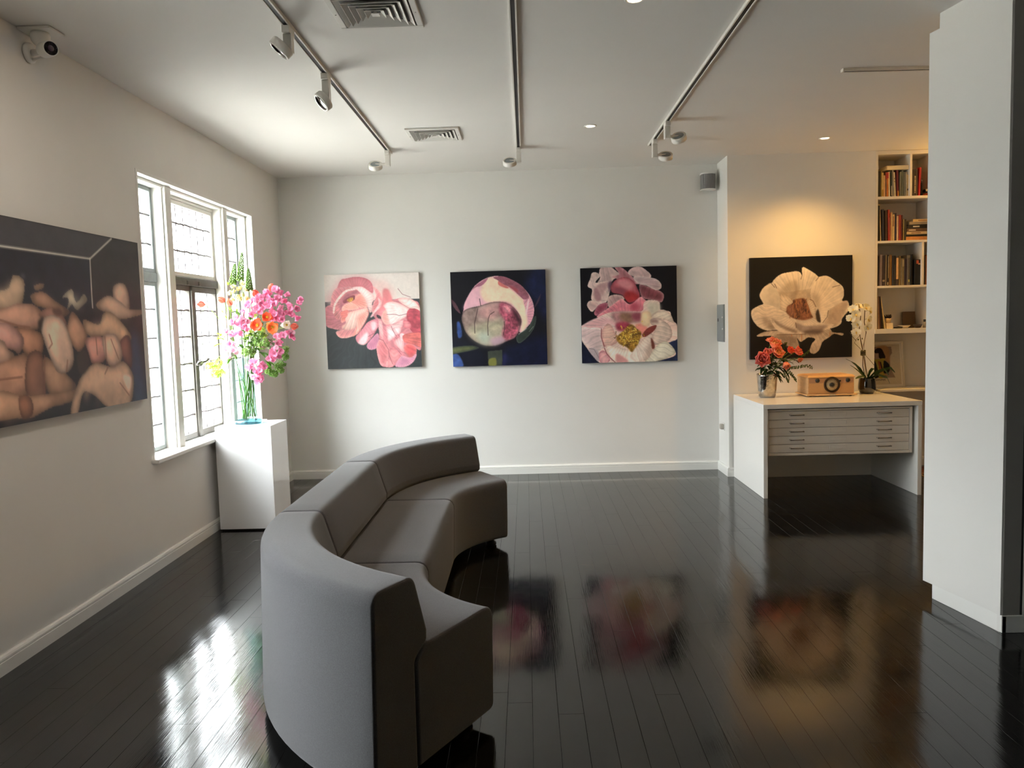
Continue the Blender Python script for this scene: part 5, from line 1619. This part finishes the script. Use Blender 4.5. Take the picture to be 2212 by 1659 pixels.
# ------------------------------------------------------------------ tall glass vase with the bouquet
VX, VY_, VZ = -2.150, 5.965, PZ
t = thing('glass_vase', 'tall blue-green glass cylinder vase on the white plinth', 'vase', (VX, VY_, VZ))
M_VASE = glass_mat('teal_glass', (.86, .945, .94), flat=.012)
M_VBASE = glass_mat('thick_glass', (.30, .46, .50), flat=.06)
MB().lathe([(.098, .026), (.1005, .03), (.1005, .50), (.0985, .502), (.096, .50), (.095, .03), (.093, .026)], 40, (VX, VY_, VZ), cap=False).build('glass_wall', M_VASE, t)
MB().lathe([(.001, .0008), (.094, .0008), (.0995, .006), (.1005, .026), (.001, .026)], 40, (VX, VY_, VZ)).build('thick_base', M_VBASE, t)
MB().lathe([(.001, .36), (.0945, .36)], 36, (VX, VY_, VZ), cap=False).build('water_surface', glass_mat('water', (.96, .985, .98), flat=.012), t)


def foot_in(k, z=.035):
    a = k * 2.399
    r_ = .02 + .045 * ((k * .37) % 1)
    return Vector((VX + r_ * math.cos(a), VY_ + r_ * math.sin(a), VZ + z + .02 * ((k * .61) % 1)))


def mouth(k, tgt):
    a = math.atan2(tgt[1] - VY_, tgt[0] - VX)
    return Vector((VX + .062 * math.cos(a), VY_ + .062 * math.sin(a), VZ + .47))


_k = [0]


def bstem(tgt, droop=0.0):
    """stem from inside the vase, over the rim, to the head"""
    _k[0] += 1
    k = _k[0]
    tgt = Vector(tgt)
    f, mo = foot_in(k), mouth(k, tgt)
    a = [f.lerp(mo, i / 5) for i in range(5)]
    d = (mo - f).normalized()
    b_ = curve(mo, tgt, (0, 0, droop), 8, d, .45)
    return a + b_


def zoomp(x, y, dep=0.0):
    return at(420 + x / 4.146, 530 + y / 4.146, VY_ + dep)


random.seed(5)
GBQ = 'cut flowers in the tall bouquet'
for lab, x, y, dep, ax in (('single coral tulip reaching left across the casement window', 55, 530, -.02, (-.95, -.1, .05)), ('coral tulip left of the bouquet, in front of another tulip', 237, 485, -.06, (-.75, -.2, .6)),
                           ('coral tulip partly hidden behind another tulip, left of the bouquet', 312, 505, .0, (-.35, .1, .8)), ('coral tulip reaching out at the right of the bouquet', 900, 725, -.06, (.93, -.1, .02)),
                           ('coral tulip rising at the top right of the bouquet', 690, 372, .0, (.25, -.2, .9)), ('small coral tulip near the top centre of the bouquet', 545, 425, -.02, (-.2, -.3, .9))):
    p = zoomp(x, y, dep)
    a = Vector(ax).normalized()
    tt = thing('tulip', lab, 'flower', p, GBQ)
    b0 = p - a * .034
    stem_of(tt, bstem(b0, .05))
    inst('petals', HEAD['tulip'][0], None, tt, frame_to(b0, a, random.uniform(0, 6)))
for lab, x, y, dep, ax, kk, sc in (('open orange-red poppy facing forward in the middle of the bouquet, lower left of three', 570, 715, -.13, (-.1, -1, .1), 0, 1.08), ('open red poppy, uppermost of three in the middle of the bouquet', 652, 645, -.13, (.25, -.95, .2), 0, .86),
                                   ('open orange poppy, right of three in the middle of the bouquet', 700, 730, -.14, (.2, -.9, -.2), 1, 1.05)):
    p = zoomp(x, y, dep)
    tt = thing('poppy', lab, 'flower', p, GBQ)
    stem_of(tt, bstem(p - Vector(ax) * .004, .08))
    Mh = frame_to(p, ax, random.uniform(0, 6)) @ Matrix.Scale(sc, 4)
    inst('petals', HEAD['poppy'][kk], None, tt, Mh)
    q = MB()
    q.ball(Mh @ Vector((0, 0, .008)), .0065, 8, 6)
    for k in range(14):
        an = 2 * PI * k / 14
        q.tube([Mh @ Vector((0, 0, .003)), Mh @ Vector((.013 * math.cos(an), .013 * math.sin(an), .013))], [.0008, .0016], 4)
    q.build('stamens', M_YEL, tt)
p = zoomp(830, 722, -.05)
tt = thing('white_poppy', 'white poppy beside the right-hand tulip of the bouquet', 'flower', p, GBQ)
stem_of(tt, bstem(p, .05))
inst('petals', HEAD['white'][0], None, tt, frame_to(p, (.1, -.9, .35)) @ Matrix.Scale(1.05, 4))
MB().ball(p + Vector((0, -.01, .008)), .008, 8, 6).build('stamens', M_YEL, tt)

SPR = [('pink blossom spray at the top right of the bouquet', [(620, 470), (676, 442), (720, 405), (760, 425), (690, 490), (745, 480), (640, 420), (655, 520)], -.05),
       ('pink blossom spray farthest to the right of the bouquet', [(805, 500), (862, 560), (915, 560), (940, 515), (880, 615), (825, 600), (840, 455), (790, 560)], -.04),
       ('pink blossom spray at the centre top of the bouquet', [(520, 500), (570, 462), (545, 560), (605, 525), (486, 545), (440, 600), (560, 510), (590, 590)], -.09),
       ('pink blossom spray right of the three poppies', [(725, 525), (765, 605), (700, 600), (720, 650), (780, 660), (745, 640), (690, 555)], -.08),
       ('pink blossom spray left of the three poppies', [(430, 655), (400, 705), (452, 720), (350, 690), (420, 785), (465, 680), (380, 650), (510, 620)], -.09),
       ('pale pink blossom spray low on the left of the bouquet', [(330, 800), (290, 780), (342, 880), (310, 1000), (362, 925), (280, 930), (325, 935)], -.05),
       ('pink blossom spray low on the right of the bouquet', [(742, 822), (800, 800), (860, 812), (722, 880), (775, 865), (702, 960), (850, 780)], -.08),
       ('pink blossom spray hanging lowest on the right of the bouquet', [(692, 1000), (742, 985), (772, 945), (705, 940), (620, 890)], -.10),
       ('pink blossom spray hanging down in front of the glass vase', [(520, 1042), (562, 1030), (592, 1092), (492, 1100), (560, 1132), (632, 1090), (542, 1180), (592, 1182), (525, 1090)], -.15)]
for lab, pts, dep in SPR:
    P3 = [zoomp(x, y, dep + random.uniform(-.035, .035)) for x, y in pts]
    cen = sum(P3, Vector()) / len(P3)
    tt = thing('blossom_spray', lab, 'flower', cen, GBQ)
    st = bstem(cen + Vector((0, .02, 0)), .10 if 'hang' in lab else .04)
    q = MB().tube(st, .0026, 6)
    for p in P3:
        q.tube([st[-2].lerp(st[-1], random.random()), p + Vector((0, .008, 0))], .0012, 4)
    q.build('stem', PM['stem_green'], tt)
    for i, p in enumerate(P3):
        for j in range(3):
            pp = p + Vector((random.uniform(-.014, .014), random.uniform(-.02, .02), random.uniform(-.014, .014))) * j
            dr2 = (pp - (cen + Vector((0, .06, 0))))
            Mh = frame_to(pp, dr2.normalized() + Vector((random.uniform(-.4, .4), -.5, random.uniform(-.2, .4))), random.uniform(0, 6)) @ Matrix.Scale(random.uniform(.85, 1.15), 4)
            kk = 2 if ('pale' in lab and random.random() < .6) or random.random() < .15 else 0
            inst('blossom', HEAD['pea'][kk], None, tt, Mh)

for lab, top, base_, dep in (('tallest green flower spire rising from the bouquet', (427, 68), (408, 320), .0), ('shorter green flower spire at the left top of the bouquet', (362, 168), (340, 350), .02), ('thin green flower spire right of the tallest spire', (482, 212), (492, 410), -.02)):
    pt, pb = zoomp(*top, dep), zoomp(*base_, dep)
    tt = thing('flower_spire', lab, 'flower', pt, GBQ)
    st = bstem(pb, .02) + [pb.lerp(pt, i / 6) for i in range(1, 7)]
    stem_of(tt, st, .0024)
    q = MB()
    for k in range(90):
        u = k / 90
        p = pb.lerp(pt, u)
        an = k * 2.4
        rr = .021 * (1 - u) ** .6 + .003
        c = p + Vector((math.cos(an) * rr, math.sin(an) * rr, .004))
        q.ball(c, (.0080 * (1.1 - .6 * u),) * 3, 5, 4)
    q.build('florets', PM['green_floret'], tt, kind='stuff')
for lab, cs, dep in (('cream snapdragon stalk at the upper left of the bouquet', [(350, 380), (362, 425), (402, 470), (352, 472), (330, 430), (390, 400), (378, 445)], -.02), ('cream snapdragon stalk below the green spires', [(420, 390), (440, 430), (470, 470), (410, 465), (436, 355), (455, 410)], -.06)):
    P3 = [zoomp(x, y, dep + random.uniform(-.02, .02)) for x, y in cs]
    cen = sum(P3, Vector()) / len(P3)
    tt = thing('snapdragon', lab, 'flower', cen, GBQ)
    st = bstem(cen, .02)
    q = MB().tube(st, .0024, 6)
    for p in P3:
        q.tube([cen + Vector((0, .01, -.03)), p], .0012, 4)
    q.build('stem', PM['stem_green'], tt)
    for p in P3:
        inst('blossom', HEAD['snap'][0], None, tt, frame_to(p, (p - cen).normalized() + Vector((0, -.7, .3)), random.uniform(0, 6)) @ Matrix.Scale(1.25, 4))


def florets(q, pts, r0, n, size):
    for k in range(n):
        c = random.choice(pts)
        v = Vector((random.gauss(0, 1), random.gauss(0, 1), random.gauss(0, 1))).normalized() * r0 * random.uniform(.5, 1)
        p = Vector(c) + v
        Mf = frame_to(p, v + Vector((0, -.02, 0)), random.uniform(0, 6))
        for j in range(4):
            an = j * PI / 2
            a, b_ = Vector((math.cos(an - .5), math.sin(an - .5), .25)), Vector((math.cos(an + .5), math.sin(an + .5), .25))
            tip = Vector((math.cos(an) * 1.5, math.sin(an) * 1.5, .5))
            q.add([Mf @ Vector((0, 0, 0)), Mf @ (a * size), Mf @ (tip * size), Mf @ (b_ * size)], [(0, 1, 2, 3)], True)


for lab, pl, dep, r0, n, m in (('lime green snowball bloom hanging at the lower left of the bouquet', [(170, 1060), (200, 1120), (130, 1080), (215, 1050), (180, 1150), (230, 1140)], -.06, .034, 210, 'lime_floret'),
                               ('green snowball bloom hanging at the lower right of the bouquet', [(815, 935), (815, 1000), (790, 1060), (770, 1120), (715, 1150), (690, 1140), (740, 1080), (660, 1130)], -.02, .024, 220, 'green_floret'),
                               ('green floret cluster at the mouth of the vase', [(560, 830), (560, 880), (590, 800), (480, 950), (520, 960), (600, 900), (450, 960), (640, 870)], -.11, .026, 200, 'green_floret'),
                               ('small green floret sprig in the centre of the bouquet', [(500, 780), (470, 820), (600, 760), (540, 640), (620, 800)], -.07, .020, 60, 'lime_floret')):
    P3 = [zoomp(x, y, dep + random.uniform(-.03, .03)) for x, y in pl]
    cen = sum(P3, Vector()) / len(P3)
    tt = thing('snowball_bloom' if 'snowball' in lab else 'floret_sprig', lab, 'flower', cen, GBQ)
    q = MB().tube(bstem(P3[0], .12), .0026, 6)
    for p in P3[1:]:
        q.tube([P3[0], P3[0].lerp(p, .5) + Vector((0, .01, .008)), p], .0016, 4)
    q.build('stem', PM['stem_green'], tt)
    q = MB()
    florets(q, P3, r0, n, .0098)
    q.build('florets', PM[m], tt, kind='stuff', fix=False)
for lab, pts, dep, m, Ls in (('large yellow-green leaf drooping at the left of the bouquet', [(215, 790), (235, 830), (225, 880), (250, 800)], -.04, 'lime_leaf', .09), ('green leaves in the middle of the bouquet under the poppies', [(470, 820), (500, 790), (450, 850), (540, 800), (500, 860), (440, 760)], -.10, 'leaf_green', .075),
                             ('grey-green leaf sprig right of the poppies', [(640, 800), (670, 840), (690, 870), (620, 780), (660, 900), (700, 830)], -.09, 'silver_leaf', .07), ('dark leaves deep at the mouth of the vase', [(510, 880), (560, 920), (600, 960), (480, 900), (630, 960), (660, 1040), (330, 1010), (420, 900), (520, 840), (450, 830), (560, 780), (500, 640), (600, 700), (390, 620)], -.03, 'leaf_green', .085),
                             ('bright leaves and buds at the left edge of the bouquet', [(250, 590), (280, 640), (310, 560), (330, 580), (300, 340), (380, 580)], .0, 'lime_leaf', .04)):
    P3 = [zoomp(x, y, dep + random.uniform(-.02, .02)) for x, y in pts]
    cen = sum(P3, Vector()) / len(P3)
    tt = thing('leaf_sprig', lab, 'foliage', cen, 'greenery in the tall bouquet')
    st = bstem(cen, .05)
    stem_of(tt, st, .0024)
    for p in P3:
        for j in range(3):
            q = MB()
            dd = (p - Vector((VX, VY_ + .05, 1.30))).normalized() + Vector((random.uniform(-.5, .5), -.35, random.uniform(-.6, .3)))
            leaf(q, p - dd.normalized() * Ls * .4, dd, Ls * random.uniform(.8, 1.2), Ls * .34, .35)
            q.build('leaf', PM[m], tt, fix=False)

# ------------------------------------------------------------------ silver vase with coral peonies
SX, SY = 2.127, 7.005
t = thing('silver_vase', 'crackled silver mirror vase holding coral peonies on the white desk', 'vase', (SX, SY, DZ))
M_SIL = mat('crackled_mirror', (196, 190, 182), .12, metal=1.0, var=.25, vscale=30, bump=.5, bscale=45)
MB().lathe([(.001, .0006), (.058, .0006), (.068, .006), (.074, .02), (.080, .08), (.089, .19), (.0915, .208), (.0895, .208), (.086, .19), (.078, .08), (.070, .022), (.001, .018)], 40, (SX, SY, DZ)).build('vase_body', M_SIL, t)


def zp(x, y, dep=0.0):
    return at(1600 + x / 9.756, 700 + y / 9.756, SY + dep)


def peony(lab, x, y, dep, R, ax, mats, openness=1.0, center=None):
    p = zp(x, y, dep)
    a = Vector(ax).normalized()
    b0 = p - a * R * .45
    tt = thing('peony', lab, 'flower', p, 'coral peonies in the silver vase')
    st = curve((SX + random.uniform(-.035, .035), SY + random.uniform(-.03, .03), DZ + .03), b0, (0, 0, .03), 8, (0, 0, 1), .55)
    stem_of(tt, st, .0032)
    M = frame_to(b0, a, random.uniform(0, 6)) @ Matrix.Scale(R / .07, 4)
    for nm, spec in (('outer_petals', ((7, .080, .066, 1.00, .02), (7, .078, .062, .74, .03))), ('inner_petals', ((7, .070, .054, .50, .05), (7, .062, .046, .28, .07), (6, .052, .040, .10, .08)))):
        q = MB()
        for n, L, W_, op, ru in spec:
            ring(q, n, L, W_, op * openness, .35, -.22, r0=.004, tip=.5, ruffle=ru, twist=random.random(), jit=.2)
        o = q.build(nm, PM[mats[0 if nm[0] == 'o' else 1]], tt, fix=False)
        o.data.transform(M)
        o.matrix_parent_inverse = wmat(tt).inverted()
    if center:
        q = MB()
        for k in range(26):
            an, rr = random.uniform(0, 2 * PI), random.uniform(0, .020)
            q.tube([M @ Vector((rr * .5 * math.cos(an), rr * .5 * math.sin(an), .01)), M @ Vector((rr * math.cos(an), rr * math.sin(an), .038))], [.0012, .002], 4)
        q.build('stamens', M_DARKC if center == 'dark' else M_YEL, tt)
    for k in range(3):
        q = MB()
        an = random.uniform(0, 2 * PI)
        pb = st[5 + (k % 2)]
        leaf(q, pb, (math.cos(an), math.sin(an) - .4, .1), random.uniform(.07, .11), .034, .5)
        q.build('leaf', PM['dark_leaf'], tt, fix=False)
    return tt


random.seed(9)
peony('large orange peony at the top of the silver vase bunch', 715, 445, -.01, .078, (.02, -.55, .83), ('coral_petal', 'orange_petal'))
peony('coral peony peeping out behind the top of the large orange peony', 625, 345, .05, .046, (-.35, -.2, .9), ('coral_petal', 'coral_petal'))
peony('orange peony just below the large top one', 770, 615, -.06, .070, (.15, -.86, .45), ('coral_petal', 'orange_petal'))
peony('wide open rose pink peony at the left of the bunch', 462, 735, -.06, .084, (-.25, -.9, .15), ('rose_petal', 'rose_petal'), 1.05, 'dark')
peony('rose peony half hidden between the left and orange peonies', 565, 610, -.01, .052, (-.15, -.7, .7), ('rose_petal', 'coral_petal'))
peony('compact red-orange peony right of the orange ones', 1035, 560, .01, .046, (.2, -.8, .5), ('red_petal', 'red_petal'))
peony('coral red peony at the far right of the bunch', 1200, 580, .0, .058, (.6, -.7, .35), ('red_petal', 'coral_petal'))
peony('small faded coral peony hanging at the right of the bunch', 1240, 745, .01, .036, (.4, -.6, -.6), ('coral_petal', 'coral_petal'))
peony('pale coral peony nodding low on the right above the vase rim', 950, 850, -.08, .060, (.1, -.7, -.55), ('coral_petal', 'coral_petal'), .72, 'yellow')
for lab, pts, m, n, Ls in (('dark peony leaves spreading over the left rim of the silver vase', [(380, 920), (450, 960), (520, 1000), (430, 900), (520, 930), (560, 1040), (480, 1070), (600, 900)], 'dark_leaf', 2, .075),
                           ('dark peony leaves over the right rim of the silver vase', [(700, 1020), (780, 1060), (860, 1040), (950, 1000), (1020, 1040), (880, 980), (740, 900), (680, 850), (800, 1110)], 'dark_leaf', 2, .085),
                           ('dark leaves between the red peonies and the nodding one', [(1040, 720), (1100, 700), (1160, 760), (1060, 800), (1180, 770), (860, 760)], 'dark_leaf', 2, .06)):
    P3 = [zp(x, y, -.05 + random.uniform(-.03, .03)) for x, y in pts]
    cen = sum(P3, Vector()) / len(P3)
    tt = thing('leaf_sprig', lab, 'foliage', cen, 'greenery in the silver vase')
    stem_of(tt, curve((SX + random.uniform(-.03, .03), SY - .02, DZ + .03), cen, (0, 0, .02), 8, (0, 0, 1), .6), .0026)
    for p in P3:
        for j in range(n):
            q = MB()
            dd = (p - Vector((SX, SY, 1.01))).normalized() + Vector((random.uniform(-.5, .5), -.4, random.uniform(-.7, .2)))
            leaf(q, p - dd.normalized() * Ls * .5, dd, Ls * random.uniform(.8, 1.15), Ls * .32, .35)
            q.build('leaf', PM[m], tt, fix=False)
for lab, pts, dep in (('thin sprig with tiny leaves arching right over the radio', [(980, 960), (1070, 920), (1180, 910), (1280, 890), (1400, 880), (1530, 920)], -.02), ('small leafy sprig above the red peonies', [(900, 560), (915, 480), (930, 420), (980, 410)], .03),
                      ('leafy sprig reaching out at the upper right of the bunch', [(1230, 700), (1320, 660), (1390, 600), (1450, 555)], .02), ('leafy sprig drooping by the left side of the radio', [(900, 1040), (960, 1120), (990, 1200), (1020, 1200)], -.06), ('thin sprig hanging between vase and radio', [(1010, 1000), (1080, 1060), (1130, 1140), (1180, 1200)], -.04)):
    P3 = [zp(x, y, dep) for x, y in pts]
    tt = thing('leaf_sprig', lab, 'foliage', P3[0], 'greenery in the silver vase')
    st = curve((SX + .03, SY, DZ + .05), P3[0], (0, 0, .03), 6, (0, 0, 1), .6) + P3[1:]
    stem_of(tt, st, .0014)
    q = MB()
    fine = []
    for a, b_ in zip(P3[:-1], P3[1:]):
        fine += [a.lerp(b_, i / 4) for i in range(4)]
    for i, p in enumerate(fine):
        for s_ in (-1, 1):
            leaf(q, p, (random.uniform(-.4, .6), -.5 * s_, s_ * .8), random.uniform(.014, .024), .010, .1, up=(0, 1, 0), n=3)
    q.build('leaves', PM['olive_leaf'], tt, kind='stuff', fix=False)

# ------------------------------------------------------------------ orchid
OX, OY = 3.047, 7.10
t = thing('potted_orchid', 'white orchid in a rounded glossy black pot on the desk corner', 'orchid', (OX, OY, DZ))
MB().lathe([(.001, .0006), (.052, .0006), (.066, .012), (.075, .035), (.0765, .06), (.073, .10), (.068, .134), (.0665, .138), (.063, .134), (.062, .118), (.001, .118)], 36, (OX, OY, DZ)).build('pot', mat('black_glaze', (8, 8, 9), .07, coat=1), t)


def zo(x, y, dep=0.0):
    return at(1810 + x / 7.54, 640 + y / 7.54, OY + dep)


q = MB()
for k in range(30):
    an, rr = random.uniform(0, 2 * PI), random.uniform(0, .055)
    q.ball((OX + rr * math.cos(an), OY + rr * math.sin(an), DZ + .122), .009, 6, 4)
q.build('moss', mat('moss', (54, 56, 30), .95, var=.3), t, kind='stuff')
base_ = Vector((OX, OY, DZ + .12))
for pts, w_ in (([(470, 1310), (330, 1150), (240, 1070), (135, 1020)], .050), ([(460, 1330), (360, 1240), (280, 1170), (200, 1118)], .034), ([(500, 1330), (430, 1300), (360, 1310), (290, 1340)], .034), ([(500, 1320), (520, 1230), (560, 1180), (600, 1185)], .040),
                ([(520, 1320), (600, 1240), (720, 1200), (860, 1165), (930, 1240)], .052), ([(520, 1330), (640, 1270), (720, 1300), (800, 1320), (845, 1420)], .046), ([(520, 1320), (600, 1300), (680, 1220), (760, 1190), (830, 1280)], .05)):
    P3 = [zo(x, y, -.03 * i) for i, (x, y) in enumerate(pts)]
    P3[0] = base_.copy()
    sp = []
    for i in range(len(P3) - 1):
        sp += [P3[i].lerp(P3[i + 1], k / 3) for k in range(3)]
    sp.append(P3[-1])
    g = []
    for i, p in enumerate(sp):
        u = i / (len(sp) - 1)
        d_ = (sp[min(i + 1, len(sp) - 1)] - sp[max(0, i - 1)]).normalized()
        side = d_.cross(Vector((0, .4, 1)))
        side = side.normalized() if side.length > .05 else Vector((0, 1, 0))
        side = (side + Vector((0, -.5, .6))).normalized()
        ww = w_ / 2 * (math.sin(PI * (u * .9 + .07)) ** .6)
        g.append([p - side * ww, p + Vector((0, 0, -.004)), p + side * ww])
    MB().sheet(g).build('leaf', PM['dark_leaf'] if w_ > .036 else PM['olive_leaf'], t, fix=False)
tie = zo(410, 920)
s1 = [base_ + Vector((-.012, 0, -.01)), zo(405, 1130), tie, zo(370, 720, -.01), zo(348, 540, -.02), zo(370, 330, -.03), zo(340, 130, -.03), zo(270, 150, -.04)]
s2 = [base_ + Vector((.012, 0, -.01)), zo(450, 1130), tie + Vector((.008, 0, 0)), zo(420, 790), zo(460, 590), zo(430, 420, -.02), zo(440, 220, -.03), zo(400, 130, -.03)]
for s_ in (s1, s2):
    MB().tube(s_, .0034, 7).build('stem', PM['brown_stem'], t)
MB().tube([base_ + Vector((0, .01, -.01)), zo(430, 1060), tie + Vector((0, .006, 0)), zo(400, 820), zo(350, 620)], .0026, 6).build('stake', mat('cane', (150, 116, 70), .7), t)
MB().tube([tie + Vector((.01, 0, -.01)), zo(520, 1040), zo(600, 1135, -.03)], .002, 5).tube([tie + Vector((-.01, 0, .02)), zo(330, 820), zo(268, 760), zo(300, 700)], .002, 5).tube([zo(300, 730), zo(230, 650), zo(195, 590)], .002, 5).tube([zo(300, 700), zo(345, 655)], .0018, 5).build('aerial_root', PM['brown_stem'], t)
q = MB()
for k in range(16):
    an = 2 * PI * k / 8
    q.ball(tie + Vector((.016 * math.cos(an), .014 * math.sin(an), (.010 if k < 8 else -.012) + random.uniform(-.008, .008))), .009, 6, 5)
q.build('moss_tie', mat('moss_tie', (92, 78, 40), .95, var=.3), t, kind='stuff')
rb = zo(330, 705)
MB().ball(rb, (.006, .006, .009), 8, 6).ball(zo(395, 690), (.005, .005, .008), 8, 6).build('bud', PM['olive_leaf'], t)


def orchid_head():
    q = MB()
    for an, L, W_ in ((0, .046, .034), (2.15, .044, .032), (-2.15, .044, .032)):
        M = Matrix.Rotation(an, 4, 'Z') @ Matrix.Rotation(1.35, 4, 'Y')
        put(q, petal(L, W_, .15, .05, tip=.6), M)
    for an in (1.12, -1.12):
        M = Matrix.Translation((0, 0, .002)) @ Matrix.Rotation(an, 4, 'Z') @ Matrix.Rotation(1.30, 4, 'Y')
        put(q, petal(.050, .056, .12, .06, tip=.42), M)
    return q


OH = mesh_of(orchid_head(), PM['orchid_petal'], 'blossom')
ql = MB().ball((0, 0, .006), (.006, .006, .007), 8, 6).tube([(0, 0, .006), (-.010, 0, .014), (-.020, 0, .012)], [.006, .005, .002], 6)
OL = mesh_of(ql, mat('orchid_lip', (226, 190, 96), .5), 'lip')
for x, y, dep, ax, spin in ((250, 215, -.06, (-.45, -.85, .15), .2), (290, 300, -.09, (.0, -1, .1), 0), (215, 365, -.06, (-.6, -.8, -.1), -.2), (310, 450, -.06, (-.3, -.85, -.3), .3), (300, 580, -.03, (-.35, -.8, -.4), .1), (450, 190, -.05, (.45, -.85, .2), -.2),
                            (515, 245, -.03, (.75, -.6, .0), .2), (490, 380, -.05, (.6, -.8, -.1), 0), (475, 510, -.05, (.25, -.95, -.15), .2), (345, 180, -.02, (.1, -.6, .7), .1)):
    p = zo(x, y, dep)
    # local +X of the head must point up
    a = Vector(ax).normalized()
    upv = (Vector((0, 0, 1)) - a * a[2]).normalized()
    sd = a.cross(upv)
    M = Matrix(((upv[0], sd[0], a[0], p[0]), (upv[1], sd[1], a[1], p[1]), (upv[2], sd[2], a[2], p[2]), (0, 0, 0, 1))) @ Matrix.Rotation(spin, 4, 'Z')
    bl = inst('blossom', OH, None, t, M)
    lp = bpy.data.objects.new('lip', OL)
    COL.objects.link(lp)
    lp.parent = bl
    MB().tube([p - a * .001, p - a * .014 + Vector((0, .008, .006)), p + Vector((.35 * (zo(380, y)[0] - p[0]), .03, .0))], .0014, 5).build('pedicel', PM['stem_green'], t)
